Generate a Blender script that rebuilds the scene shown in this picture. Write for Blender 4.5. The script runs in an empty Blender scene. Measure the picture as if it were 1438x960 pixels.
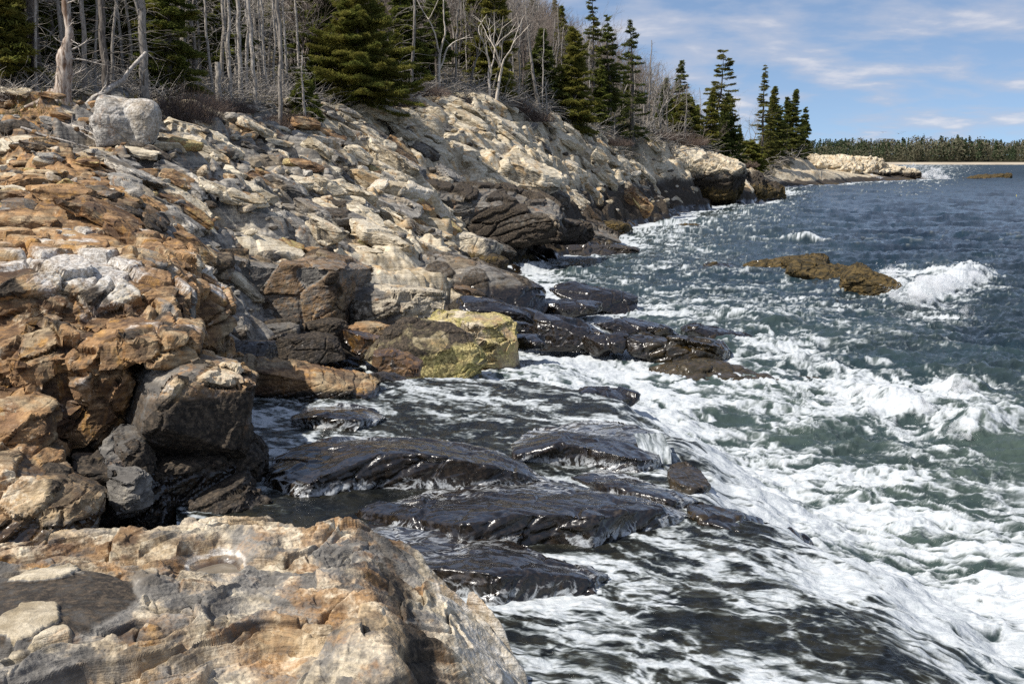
import bpy, bmesh, math, random
import numpy as np
from mathutils import Vector, Matrix

RS = random.Random(7)
rng = np.random.default_rng(11)
scene = bpy.context.scene
COL = scene.collection
R = math.radians

# ------------------------------------------------------------------ camera
CAMZ, LENS = 5.0, 40.0
FPX = LENS / 36.0 * 1438.0
PITCH = math.atan(254.0 / FPX)
CP, SP = math.cos(PITCH), math.sin(PITCH)
cam_d = bpy.data.cameras.new('camera'); cam_d.lens = LENS; cam_d.sensor_width = 36.0
cam_d.clip_start = 0.1; cam_d.clip_end = 9000.0
cam = bpy.data.objects.new('camera', cam_d); COL.objects.link(cam)
cam.location = (0, 0, CAMZ); cam.rotation_euler = (math.pi / 2 - PITCH, 0, 0)
scene.camera = cam

def ray(px, py):
    u = (px - 719.0) / FPX; v = (480.0 - py) / FPX
    return np.array([u, CP + v * SP, v * CP - SP])
def P(px, py, d):                     # the point at distance d (along +Y)
    r = ray(px, py); return np.array([0, 0, CAMZ]) + r * (d / r[1])
def Pz(px, py, z):                    # the point at height z
    r = ray(px, py); return np.array([0, 0, CAMZ]) + r * ((z - CAMZ) / r[2])
def proj(p):
    y = p[1] * CP - (p[2] - CAMZ) * SP; v = p[1] * SP + (p[2] - CAMZ) * CP
    return 719 + FPX * p[0] / y, 480 - FPX * v / y

# ------------------------------------------------------------------ noise
_U = np.uint32
def _h(ix, iy, iz, seed):
    h = ix.astype(_U) * _U(374761393) + iy.astype(_U) * _U(668265263) + iz.astype(_U) * _U(2147483647) + _U((seed * 1274126177) & 0xFFFFFFFF)
    h ^= h >> _U(13); h *= _U(1274126177); h ^= h >> _U(16); h *= _U(2246822519); h ^= h >> _U(15)
    return h
def hf(ix, iy, iz, seed=0):
    return _h(ix, iy, iz, seed).astype(np.float32) * np.float32(1 / 4294967295.0)
def perlin2(x, y, seed=0):
    ix = np.floor(x); iy = np.floor(y); fx = x - ix; fy = y - iy
    ix = ix.astype(np.int32); iy = iy.astype(np.int32); z = np.zeros_like(ix)
    u = fx * fx * fx * (fx * (fx * 6 - 15) + 10); v = fy * fy * fy * (fy * (fy * 6 - 15) + 10)
    def g(dx, dy):
        a = hf(ix + dx, iy + dy, z, seed) * (2 * np.pi)
        return np.cos(a) * (fx - dx) + np.sin(a) * (fy - dy)
    a = g(0, 0); b = g(1, 0); c = g(0, 1); d = g(1, 1)
    a = a + (b - a) * u; c = c + (d - c) * u
    return (a + (c - a) * v) * 1.5
_G3 = np.array([(1,1,0),(-1,1,0),(1,-1,0),(-1,-1,0),(1,0,1),(-1,0,1),(1,0,-1),(-1,0,-1),(0,1,1),(0,-1,1),(0,1,-1),(0,-1,-1),(1,1,0),(-1,1,0),(0,-1,1),(0,-1,-1)], np.float32)
def perlin3(x, y, z, seed=0):
    ix = np.floor(x); iy = np.floor(y); iz = np.floor(z); fx = x - ix; fy = y - iy; fz = z - iz
    ix = ix.astype(np.int32); iy = iy.astype(np.int32); iz = iz.astype(np.int32)
    f = lambda t: t * t * t * (t * (t * 6 - 15) + 10)
    u, v, w = f(fx), f(fy), f(fz)
    def g(a, b, c):
        k = _G3[_h(ix + a, iy + b, iz + c, seed) & 15]
        return k[..., 0] * (fx - a) + k[..., 1] * (fy - b) + k[..., 2] * (fz - c)
    fx = fx.astype(np.float32); fy = fy.astype(np.float32); fz = fz.astype(np.float32)
    x00 = g(0,0,0); x00 = x00 + (g(1,0,0) - x00) * u
    x10 = g(0,1,0); x10 = x10 + (g(1,1,0) - x10) * u
    x01 = g(0,0,1); x01 = x01 + (g(1,0,1) - x01) * u
    x11 = g(0,1,1); x11 = x11 + (g(1,1,1) - x11) * u
    a = x00 + (x10 - x00) * v; b = x01 + (x11 - x01) * v
    return a + (b - a) * w
def fbm2(x, y, octv=4, seed=0, gain=.5, ridged=False):
    s = 0; a = 1; t = 0
    for i in range(octv):
        n = perlin2(x, y, seed + i * 17)
        if ridged: n = 1 - 2 * np.abs(n)
        s = s + a * n; t += a; a *= gain; x = x * 2.03 + 11.3; y = y * 2.03 - 7.1
    return s / t
def fbm3(x, y, z, octv=4, seed=0, gain=.5, ridged=False):
    s = 0; a = 1; t = 0
    for i in range(octv):
        n = perlin3(x, y, z, seed + i * 17)
        if ridged: n = 1 - 2 * np.abs(n)
        s = s + a * n; t += a; a *= gain; x = x * 2.03 + 11.3; y = y * 2.03 - 7.1; z = z * 2.03 + 3.7
    return s / t
def voro2(x, y, seed=0, jit=.9):
    """nearest cell: F1, F2-edge distance, ids, vector to the cell's centre"""
    ix = np.floor(x).astype(np.int32); iy = np.floor(y).astype(np.int32); z = np.zeros_like(ix)
    f1 = np.full(x.shape, 9.0); f2 = np.full(x.shape, 9.0); cx = np.zeros_like(ix); cy = np.zeros_like(ix)
    vx = np.zeros_like(x); vy = np.zeros_like(x)
    for dx in (-1, 0, 1):
        for dy in (-1, 0, 1):
            gx = ix + dx; gy = iy + dy
            qx = gx + .5 + jit * (hf(gx, gy, z, seed) - .5) - x; qy = gy + .5 + jit * (hf(gx, gy, z, seed + 5) - .5) - y
            d = qx * qx + qy * qy
            m = d < f1
            f2 = np.where(m, f1, np.minimum(f2, d)); f1 = np.where(m, d, f1)
            cx = np.where(m, gx, cx); cy = np.where(m, gy, cy); vx = np.where(m, qx, vx); vy = np.where(m, qy, vy)
    return np.sqrt(f1), np.sqrt(f2), cx, cy, vx, vy
def voro3(x, y, z, seed=0, jit=.85):
    ix = np.floor(x).astype(np.int32); iy = np.floor(y).astype(np.int32); iz = np.floor(z).astype(np.int32)
    f1 = np.full(x.shape, 9.0); f2 = np.full(x.shape, 9.0); cid = np.zeros(x.shape, _U)
    for dx in (-1, 0, 1):
        for dy in (-1, 0, 1):
            for dz in (-1, 0, 1):
                gx = ix + dx; gy = iy + dy; gz = iz + dz
                h = _h(gx, gy, gz, seed)
                qx = gx + .5 + jit * ((h & _U(1023)).astype(np.float32) * np.float32(1 / 1023) - .5) - x
                qy = gy + .5 + jit * (((h >> _U(10)) & _U(1023)).astype(np.float32) * np.float32(1 / 1023) - .5) - y
                qz = gz + .5 + jit * (((h >> _U(20)) & _U(1023)).astype(np.float32) * np.float32(1 / 1023) - .5) - z
                d = qx * qx + qy * qy + qz * qz
                m = d < f1
                f2 = np.where(m, f1, np.minimum(f2, d)); f1 = np.where(m, d, f1); cid = np.where(m, h, cid)
    return np.sqrt(f1), np.sqrt(f2), (cid * _U(2654435761)).astype(np.float32) / 4294967295.0
def blur2(Z, n=1):
    for _ in range(n):
        Z = np.pad(Z, 1, mode='edge'); Z = (Z[:-2] + 2 * Z[1:-1] + Z[2:]) * .25; Z = (Z[:, :-2] + 2 * Z[:, 1:-1] + Z[:, 2:]) * .25
    return Z
def sstep(a, b, x):
    t = np.clip((x - a) / (b - a), 0, 1); return t * t * (3 - 2 * t)

# ------------------------------------------------------------------ mesh helpers
def mesh_from(name, V, F, attrs=None, smooth=False, mat=None):
    me = bpy.data.meshes.new(name)
    V = np.ascontiguousarray(V, dtype=np.float32); F = np.ascontiguousarray(F, dtype=np.int32)
    k = F.shape[1]
    me.vertices.add(len(V)); me.vertices.foreach_set('co', V.ravel())
    me.loops.add(F.size); me.loops.foreach_set('vertex_index', F.ravel())
    me.polygons.add(len(F)); me.polygons.foreach_set('loop_start', np.arange(0, F.size, k, dtype=np.int32))
    me.update(calc_edges=True)
    me.polygons.foreach_set('use_smooth', np.full(len(F), bool(smooth)))
    for n, a in (attrs or {}).items():
        at = me.attributes.new(n, 'FLOAT', 'POINT'); at.data.foreach_set('value', np.ascontiguousarray(np.broadcast_to(a, (len(V),)), dtype=np.float32))
    if mat: me.materials.append(mat)
    return me
def tag(o, label=None, cat=None, group=None, kind=None):
    if label: o['label'] = label
    if cat: o['category'] = cat
    if group: o['group'] = group
    if kind: o['kind'] = kind
    return o
def link(name, me, parent=None, loc=(0, 0, 0)):
    o = bpy.data.objects.new(name, me); COL.objects.link(o); o.location = loc
    if parent: o.parent = parent
    return o
def empty(name, loc=(0, 0, 0), rz=0.0):
    o = bpy.data.objects.new(name, None); COL.objects.link(o); o.location = loc; o.rotation_euler = (0, 0, rz); o.empty_display_size = .2
    return o
def vnormals(V, F):
    a = V[F[:, 1]] - V[F[:, 0]]; b = V[F[:, 2]] - V[F[:, 0]] if F.shape[1] == 3 else V[F[:, 3]] - V[F[:, 0]]
    if F.shape[1] == 4: a = V[F[:, 2]] - V[F[:, 0]]; b = V[F[:, 3]] - V[F[:, 1]]
    n = np.cross(a, b); N = np.zeros_like(V)
    for k in range(F.shape[1]):
        for c in range(3): N[:, c] += np.bincount(F[:, k], n[:, c], len(V))
    return N / np.maximum(np.linalg.norm(N, axis=1), 1e-9)[:, None]
_ico = {}
def ico(level):
    if level not in _ico:
        bm = bmesh.new(); bmesh.ops.create_icosphere(bm, subdivisions=level, radius=1.0)
        V = np.array([v.co[:] for v in bm.verts]); F = np.array([[v.index for v in f.verts] for f in bm.faces]); bm.free()
        _ico[level] = (V / np.linalg.norm(V, axis=1)[:, None], F)
    return _ico[level]
def rotm(rx=0, ry=0, rz=0):
    return np.array(Matrix.Rotation(rz, 3, 'Z') @ Matrix.Rotation(ry, 3, 'Y') @ Matrix.Rotation(rx, 3, 'X'))
def poly_dirs(seed, n=14, boxy=.6, flat=0.0):
    r = np.random.default_rng(seed)
    pl = []
    for ax in range(3):
        for s in (-1, 1):
            v = np.zeros(3); v[ax] = s; v += r.normal(0, .22 * (1 - boxy) + .06, 3); pl.append((v / np.linalg.norm(v), r.uniform(.82, 1.0)))
    for _ in range(n):
        v = r.normal(0, 1, 3); v /= np.linalg.norm(v); pl.append((v, r.uniform(.95, 1.25) - .18 * (1 - boxy)))
    return pl
def poly_rock(dims, seed, level=5, n=14, boxy=.6, sharp=14.0):
    """faceted block: the unit directions pushed out to the nearest of a set of planes, edges a little rounded"""
    D, F = ico(level); acc = np.zeros(len(D))
    for nrm, d in poly_dirs(seed, n, boxy):
        q = np.maximum(D @ nrm, 1e-4) / d
        acc += q ** sharp
    rad = acc ** (-1.0 / sharp)
    return D * rad[:, None] * (np.array(dims) * .5), F
def facet(V, F, Q, cell, warp3, seed, k):
    N = vnormals(V, F)
    f1, f2, cid = voro3(Q[:, 0] / cell[0] + warp3[0], Q[:, 1] / cell[1] + warp3[1], Q[:, 2] / cell[2] + warp3[2], seed)
    # opposite sides of a thin slab must not share a plane
    side = (np.argmax(np.abs(N), 1) * 2 + (N[np.arange(len(N)), np.argmax(np.abs(N), 1)] > 0)) if False else (N[:, 2] > .45).astype(int) + 2 * (N[:, 2] < -.45)
    key = (cid * 4e6).astype(np.int64) * 4 + side
    _, inv = np.unique(key, return_inverse=True); inv = inv.ravel(); cnt = np.bincount(inv)
    C = np.stack([np.bincount(inv, V[:, j]) for j in range(3)], 1) / cnt[:, None]; M = np.stack([np.bincount(inv, N[:, j]) for j in range(3)], 1) / cnt[:, None]
    ln = np.linalg.norm(M, axis=1); M /= np.maximum(ln, 1e-6)[:, None]; kk = k * sstep(.45, .8, ln) * (cnt > 12)
    d = ((C[inv] - V) * M[inv]).sum(1); lim = .35 * min(cell)
    return V + M[inv] * (np.clip(d, -lim, lim) * kk[inv])[:, None]
def rockify(V, F, seed, cell=(.6, .6, .25), off=.06, crack=.03, cw=.08, strata=None, th=.12, sa=.0, fa=.03, fs=2.0, fine=.01, warp=.35, R3=None, fc=.8):
    Q = V if R3 is None else V @ R3
    wx = perlin3(Q[:, 0] * .9, Q[:, 1] * .9, Q[:, 2] * 1.5, seed + 1); wy = perlin3(Q[:, 0] * .9 + 9, Q[:, 1] * .9, Q[:, 2] * 1.5, seed + 2); wz = perlin3(Q[:, 0] * .7, Q[:, 1] * .7 + 5, Q[:, 2] * .9, seed + 3)
    if fc:
        V = facet(V, F, Q, cell, (wx * warp, wy * warp, wz * warp), seed, fc)
        s = .42; V = facet(V, F, Q, tuple(c * s for c in cell), (wx * warp / s, wy * warp / s, wz * warp / s), seed + 4, fc * .75)
    N = vnormals(V, F)
    f1, f2, cid = voro3(Q[:, 0] / cell[0] + wx * warp, Q[:, 1] / cell[1] + wy * warp, Q[:, 2] / cell[2] + wz * warp, seed)
    d = off * (cid - .5) * 2 * sstep(0, .07, f2 - f1) - crack * np.exp(-((f2 - f1) / cw) ** 2)
    if sa:
        t = Q[:, 2] / th + wz * .7 + .3 * perlin3(Q[:, 0] * 2, Q[:, 1] * 2, Q[:, 2] * 3, seed + 9)
        k = np.floor(t); fr = t - k; z = np.zeros_like(k).astype(np.int32)
        a = hf(k.astype(np.int32), z, z, seed); b = hf(k.astype(np.int32) + 1, z, z, seed)
        d = d + sa * ((a + (b - a) * sstep(.78, 1., fr)) - .5) * 2 - sa * .7 * np.exp(-((fr - .9) / .1) ** 2)
    d = d + fa * fbm3(V[:, 0] * fs, V[:, 1] * fs, V[:, 2] * fs, 4, seed + 20) * 1.6
    if fine: d = d + fine * fbm3(V[:, 0] * 9, V[:, 1] * 9, V[:, 2] * 11, 3, seed + 40, ridged=True)
    return V + N * d[:, None], cid
class MB:
    """collects tubes, blocks and quads into one mesh"""
    def __init__(s): s.V = []; s.F = []; s.n = 0
    def add(s, V, F):
        s.V.append(np.asarray(V, float)); s.F.append(np.asarray(F, int) + s.n); s.n += len(V)
    def tube(s, pts, rad, sides=5, cap=True):
        pts = np.asarray(pts, float); n = len(pts)
        T = np.gradient(pts, axis=0); T /= np.maximum(np.linalg.norm(T, axis=1), 1e-9)[:, None]
        up = np.array([.31, .77, .55]); A = np.cross(T, up); A /= np.maximum(np.linalg.norm(A, axis=1), 1e-9)[:, None]; B = np.cross(T, A)
        an = np.arange(sides) * 2 * np.pi / sides
        rad = np.broadcast_to(rad, (n,))
        V = (pts[:, None, :] + rad[:, None, None] * (np.cos(an)[None, :, None] * A[:, None, :] + np.sin(an)[None, :, None] * B[:, None, :])).reshape(-1, 3)
        i = np.arange(n - 1)[:, None] * sides; j = np.arange(sides)[None, :]; j2 = (j + 1) % sides
        F = np.stack([i + j, i + j2, i + sides + j2, i + sides + j], -1).reshape(-1, 4)
        s.add(V, F)
    def build(s, name, mat, smooth=True, attrs=None):
        return mesh_from(name, np.concatenate(s.V), np.concatenate(s.F), attrs, smooth, mat)

# ------------------------------------------------------------------ materials
class NT:
    def __init__(s, mat):
        s.t = mat.node_tree; s.t.nodes.clear()
    def n(s, typ, **kw):
        nd = s.t.nodes.new(typ)
        for k, v in kw.items(): setattr(nd, k, v)
        return nd
    def l(s, a, b): s.t.links.new(a, b)
    def val(s, sock, v):
        if hasattr(v, 'is_output'): s.l(v, sock)
        else: sock.default_value = v
    def math(s, op, a, b=0.0, clamp=False):
        nd = s.n('ShaderNodeMath', operation=op, use_clamp=clamp); s.val(nd.inputs[0], a); s.val(nd.inputs[1], b); return nd.outputs[0]
    def mix(s, fac, a, b, mode='MIX'):
        nd = s.n('ShaderNodeMix', data_type='RGBA', blend_type=mode); s.val(nd.inputs['Factor'], fac)
        for k, v in ((6, a), (7, b)): s.val(nd.inputs[k], v if hasattr(v, 'is_output') else (*v, 1.0) if len(v) == 3 else v)
        return nd.outputs[2]
    def noise(s, vec, scale, detail=4, rough=.55, dist=0.0):
        nd = s.n('ShaderNodeTexNoise'); s.l(vec, nd.inputs['Vector']); nd.inputs['Scale'].default_value = scale; nd.inputs['Detail'].default_value = detail; nd.inputs['Roughness'].default_value = rough; nd.inputs['Distortion'].default_value = dist
        return nd.outputs['Fac']
    def ramp(s, fac, lo, hi):
        nd = s.n('ShaderNodeMapRange', interpolation_type='SMOOTHSTEP'); s.val(nd.inputs[0], fac); s.val(nd.inputs[1], lo); s.val(nd.inputs[2], hi); return nd.outputs[0]
    def attr(s, name): return s.n('ShaderNodeAttribute', attribute_name=name).outputs['Fac']
    def vmul(s, vec, v, rot=(0, 0, 0)):
        nd = s.n('ShaderNodeMapping'); s.l(vec, nd.inputs['Vector']); nd.inputs['Scale'].default_value = v; nd.inputs['Rotation'].default_value = rot; return nd.outputs[0]
def new_mat(name):
    m = bpy.data.materials.new(name); m.use_nodes = True; return m, NT(m)

def rock_material():
    m, t = new_mat('shore_rock')
    geo = t.n('ShaderNodeNewGeometry'); pos = geo.outputs['Position']
    A = {k: t.attr(k) for k in ('rust', 'cream', 'wet', 'ochre', 'soil', 'tint', 'dark', 'salt', 'weed', 'foamy')}
    n1 = t.noise(pos, .9, 6, .6, .7); n2 = t.noise(pos, 4.5, 6, .65, .4); n3 = t.noise(pos, 17, 6, .7, .2); n4 = t.noise(pos, 60, 3, .6)
    band = t.noise(t.vmul(pos, (.5, 1.1, 9.0), (.25, -.35, .3)), 1.3, 5, .6, .5)
    band2 = t.noise(t.vmul(pos, (1.2, 3, 26.0), (.3, -.3, .3)), 1.2, 4, .65, .8)
    f = t.math('ADD', t.math('MULTIPLY', n2, .5), t.math('MULTIPLY', band, .5))
    f = t.ramp(t.math('ADD', f, t.math('MULTIPLY', t.math('SUBTRACT', A['tint'], .5), .18)), .36, .66)
    grey = t.mix(f, (.090, .083, .074), (.33, .305, .265))
    grey = t.mix(t.ramp(n1, .5, .66), grey, t.mix(f, (.125, .098, .066), (.38, .31, .22)))
    rust = t.mix(f, (.075, .042, .022), (.40, .235, .105))
    rust = t.mix(t.ramp(n1, .48, .62), rust, t.mix(f, (.10, .070, .042), (.47, .355, .21)))
    rust = t.mix(t.math('MULTIPLY', t.ramp(t.noise(pos, 1.7, 6, .65, 1.2), .53, .66), .7), rust, t.mix(f, (.045, .024, .015), (.19, .10, .05)))
    rust = t.mix(t.math('MULTIPLY', t.ramp(t.noise(pos, 2.6, 5, .6, .8), .56, .68), .7), rust, t.mix(n2, (.25, .115, .025), (.52, .29, .07)))
    cream = t.mix(f, (.27, .215, .135), (.66, .575, .43))
    cream = t.mix(t.math('MULTIPLY', t.ramp(n1, .54, .66), .7), cream, t.mix(n2, (.40, .22, .08), (.52, .36, .17)))
    c = grey
    brk = t.math('MULTIPLY', t.math('SUBTRACT', n2, .5), .9)
    brk = t.math('ADD', brk, t.math('MULTIPLY', t.math('SUBTRACT', n3, .5), .55))
    edge = lambda a, lo=.3, hi=.62: t.ramp(t.math('ADD', a, t.math('ADD', brk, t.math('MULTIPLY', t.math('SUBTRACT', A['tint'], .5), .55))), lo, hi)
    c = t.mix(edge(A['rust']), c, rust)
    c = t.mix(edge(A['cream']), c, cream)
    # rust stains and pale crusts that every face of this shore carries
    st = t.math('MULTIPLY', t.ramp(t.noise(t.vmul(pos, (1, 1, .45)), 2.1, 6, .65, 1.0), .58, .70), .55)
    c = t.mix(st, c, t.mix(n3, (.22, .085, .02), (.50, .26, .08)))
    pale = t.math('MULTIPLY', t.ramp(t.math('ADD', t.math('MULTIPLY', n3, .6), t.math('MULTIPLY', n2, .4)), .56, .66), .55)
    c = t.mix(pale, c, (.55, .48, .36))
    c = t.mix(t.math('MULTIPLY', t.ramp(band2, .56, .63), .45), c, t.mix(.5, c, (.05, .042, .035)))
    # barnacles / lichen: pale fine speckle
    c = t.mix(t.math('MULTIPLY', edge(A['salt'], .25, .85), .9), c, t.mix(t.ramp(n3, .38, .6), (.34, .30, .25), (.62, .59, .54)))
    och = t.mix(t.ramp(n3, .35, .65), (.11, .085, .03), (.52, .43, .19))
    och = t.mix(t.math('MULTIPLY', t.ramp(t.noise(pos, 2.8, 5, .65, .6), .47, .62), .8), och, t.mix(n3, (.14, .125, .035), (.43, .385, .15)))
    c = t.mix(edge(A['ochre']), c, och)
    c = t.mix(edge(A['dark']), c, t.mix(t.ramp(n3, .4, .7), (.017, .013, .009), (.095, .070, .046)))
    wd = t.mix(t.ramp(n2, .4, .65), (.020, .015, .005), (.115, .075, .020))
    c = t.mix(edge(A['weed']), c, wd)
    soil = t.mix(t.ramp(n2, .4, .62), (.06, .042, .025), t.mix(n3, (.12, .09, .045), (.17, .15, .06)))
    c = t.mix(edge(A['soil'], .4, .6), c, soil)
    vv = t.math('ADD', .55, t.math('MULTIPLY', n3, .9)); vv = t.math('MULTIPLY', vv, t.math('ADD', .8, t.math('MULTIPLY', n4, .4)))
    cc = t.n('ShaderNodeCombineColor')
    for k in range(3): t.l(vv, cc.inputs[k])
    c = t.mix(1.0, c, cc.outputs[0], 'MULTIPLY')
    wet = t.ramp(t.math('ADD', A['wet'], t.math('MULTIPLY', brk, .8)), .35, .65)
    c = t.mix(wet, c, t.mix(1.0, c, (.30, .29, .29), 'MULTIPLY'))
    rough = t.math('SUBTRACT', .88, t.math('MULTIPLY', wet, t.math('SUBTRACT', .80, t.math('MULTIPLY', n2, .30))))
    nf = t.noise(t.vmul(pos, (1, 1.9, 1), (0, 0, .4)), 2.6, 6, .62, 1.4)
    lace = t.math('SUBTRACT', 1.0, t.math('MULTIPLY', t.math('ABSOLUTE', t.math('SUBTRACT', nf, .5)), 7.0))
    fm = t.math('MULTIPLY', t.ramp(t.math('ADD', lace, t.math('MULTIPLY', t.math('SUBTRACT', A['foamy'], 1.0), 1.6)), .1, .9), .85)
    c = t.mix(t.math('MULTIPLY', fm, t.ramp(A['foamy'], .02, .2)), c, (.52, .54, .55))
    bs = t.n('ShaderNodeBsdfPrincipled'); t.l(c, bs.inputs['Base Color']); t.l(rough, bs.inputs['Roughness']); bs.inputs['Specular IOR Level'].default_value = .4; t.l(t.math('MULTIPLY', wet, .8), bs.inputs['Coat Weight']); bs.inputs['Coat Roughness'].default_value = .11; bs.inputs['Coat IOR'].default_value = 1.4
    hgt = t.math('ADD', t.math('MULTIPLY', n3, .6), t.math('ADD', t.math('MULTIPLY', n4, .16), t.math('MULTIPLY', band2, .5)))
    bp = t.n('ShaderNodeBump'); t.l(t.math('SUBTRACT', .8, t.math('MULTIPLY', wet, .58)), bp.inputs['Strength']); bp.inputs['Distance'].default_value = .035; t.l(hgt, bp.inputs['Height']); t.l(bp.outputs[0], bs.inputs['Normal'])
    out = t.n('ShaderNodeOutputMaterial'); t.l(bs.outputs[0], out.inputs[0])
    return m
ROCK = rock_material()

def rock_obj(name, V, F, cid, attrs, label, cat='rock', group=None, smooth=False):
    c = np.array([V[:, 0].mean(), V[:, 1].mean(), V[:, 2].min()])
    at = {'tint': cid}; at.update(attrs)
    me = mesh_from(name, V - c, F, at, smooth, ROCK)
    o = link(name, me, None, c); tag(o, label, cat, group)
    return o
# ------------------------------------------------------------------ the lie of the land
LP = [  # px, py, depth: bare rock, read off the view and turned into points in the world
 (-400,350,19),(-400,470,13),(-400,250,26),(-400,180,32),(-400,120,40),
 (-200,350,19),(0,345,20),(100,345,20),(200,348,21),(-200,480,13.5),(0,480,14),(120,440,16),(215,430,17),(60,600,13.2),(180,640,13.8),(0,740,11.5),(160,745,12),
 (270,352,24),(330,358,26.5),(450,392,28),(300,430,24),(300,490,24),(390,475,28),(480,480,28),(560,490,29),
 (0,250,26),(100,250,27),(200,255,28.5),(300,270,31),(400,300,32),(450,330,32),(500,345,33),(560,365,33),(620,382,34),(690,400,36),(730,425,35),
 (0,180,32),(60,165,33),(150,205,32),(230,200,34),(300,210,37),(400,235,40),(500,265,42),(540,300,42),(600,335,42),(660,348,45),(700,368,48),
 (300,170,42),(400,165,48),(450,160,52),(500,190,52),(560,215,54),(620,260,54),(660,295,54),(720,330,56),(800,338,62),(880,352,62),
 (560,165,62),(620,150,68),(690,155,75),(740,185,75),(700,200,66),(760,240,70),(800,280,74),(840,312,78),(880,319,84),
 (760,180,82),(810,178,92),(860,190,100),(830,220,88),(880,250,98),(930,290,110),
 (930,200,115),(1000,213,135),(970,230,120),(1010,240,130),(1060,272,142),(1000,291,120),
 (1040,213,200),(1110,215,240),(1130,218,260),(1180,228,290),(1235,240,310),(1275,246,322),(1040,249,205),(1100,250,270),(1190,251,300),(1120,232,268),(1075,232,225),
 (0,135,36.5),(0,60,70),(120,130,38),(220,130,44),(300,110,62),(400,125,60),(500,115,75),(500,40,130),(650,95,100),(650,30,170),(740,60,170),(800,110,150),(900,168,180),(1000,203,210),(1100,214,280),
 (0,-20,200),(-400,-20,200),(-400,60,70),(400,-30,240),(700,0,300),(860,120,300),(1000,190,320),(1100,212,330)]
LZ = [  # px, depth, z: the sea bed
 (1500,12,-2),(1438,18,-2),(1438,40,-2.4),(1200,25,-1.6),(1200,60,-2.5),(1100,100,-2.5),(1300,150,-3),(1438,300,-3),(1000,45,-1.6),(1000,70,-2),(1000,95,-1.6),(950,35,-1.4),(1150,185,-2),(1220,250,-2),(1100,200,-2),(1380,345,-3),(1300,360,-2.5),(1438,470,-3),(1240,470,-3),(1800,470,-3),(820,45,-1.1),(780,52,-.9),(770,32,-.8),(700,25.5,-.5),(600,25,-.3),(500,25,-.1),(450,22,0.0),(360,20,.2),(320,16,.3),(280,13.5,.4),(850,25,-.9),(900,62,-1.2),(930,84,-1.5),(1000,125,-1.6),(1110,150,-1.8),(1700,40,-3),(1700,200,-3),(1700,14,-2.2),
 (200,11,.5),(0,9,1.0),(-400,9,1.4),(100,6,.3),(500,6,.1),(800,6,-.4),(1200,7,-1.2),(400,9,.3),(600,12,.0),(700,16,-.1),(850,14,-.5),(1000,12,-.9),(1100,16,-1.4),(-400,5,.8),(1700,6,-2)]
_pts = [P(*q) for q in LP]
for px, d, z in LZ:
    _pts.append(np.array([(px - 719) / FPX * d, d, z]))
_pts = np.array(_pts)
def _uw(x, y): return x / y * 5.3, np.log(y) * 4.0
_cu, _cw = _uw(_pts[:, 0], _pts[:, 1])
def _phi(r2): return r2 * np.log(np.maximum(r2, 1e-9)) * np.asarray(.5, r2.dtype)
_n = len(_pts)
_K = _phi((_cu[:, None] - _cu[None]) ** 2 + (_cw[:, None] - _cw[None]) ** 2) + np.eye(_n) * .04
_Pm = np.stack([np.ones(_n), _cu, _cw], 1)
_A = np.block([[_K, _Pm], [_Pm.T, np.zeros((3, 3))]])
_sol = np.linalg.solve(_A, np.concatenate([_pts[:, 2], np.zeros(3)]))
_cu32, _cw32, _s32 = _cu.astype(np.float32), _cw.astype(np.float32), _sol[:_n].astype(np.float32)
def base_h(x, y):
    x = np.asarray(x, float); y = np.asarray(y, float); sh = x.shape
    u, w = _uw(x.ravel(), y.ravel()); u = u.astype(np.float32); w = w.astype(np.float32); out = np.empty(len(u))
    for i in range(0, len(u), 60000):
        a, b = u[i:i + 60000], w[i:i + 60000]
        out[i:i + 60000] = _phi((a[:, None] - _cu32) ** 2 + (b[:, None] - _cw32) ** 2) @ _s32 + _sol[_n] + _sol[_n + 1] * a + _sol[_n + 2] * b
    return out.reshape(sh)
# the tidal shelf in front: a polygon in plan with a seaward edge the water pours over
SHELF = np.array([(-5.5, 22.0), (-2.2, 21.6), (.6, 21.3), (1.75, 19.8), (2.25, 16.2), (2.75, 12.9), (3.35, 9.2), (3.9, 5.0), (4.2, 2.0), (-5.5, 2.0)])
def poly_sd(poly, x, y):
    d = np.full(x.shape, 1e9); ins = np.zeros(x.shape, bool); n = len(poly)
    for i in range(n):
        ax, ay = poly[i]; bx, by = poly[(i + 1) % n]
        ex, ey = bx - ax, by - ay; t = np.clip(((x - ax) * ex + (y - ay) * ey) / (ex * ex + ey * ey), 0, 1)
        d = np.minimum(d, (x - ax - t * ex) ** 2 + (y - ay - t * ey) ** 2)
        c = ((ay > y) != (by > y)) & (x < (bx - ax) * (y - ay) / ((by - ay) if by != ay else 1e-9) + ax); ins ^= c
    return np.where(ins, 1, -1) * np.sqrt(d)
def shelf_t(x, y):
    s = poly_sd(SHELF, x, y) + 1.0 * fbm2(x * .55, y * .55, 4, 91)
    return sstep(-2.0, .4, s), s
TREELINE = [(-500, 35.5), (0, 35.5), (120, 37), (220, 41), (300, 45), (400, 50), (450, 54), (560, 65), (620, 72), (690, 79), (740, 84), (810, 95), (860, 104), (930, 120), (1000, 142), (1040, 195), (1110, 240), (1135, 275), (1300, 420)]
_tx = np.array([a for a, b in TREELINE], float); _ty = np.array([b for a, b in TREELINE], float)
def inland(x, y):                       # 0 at the edge of the wood, positive into it (share of the distance)
    px = 719 + FPX * x / y
    return y / np.interp(px, _tx, _ty) - 1.0
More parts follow.
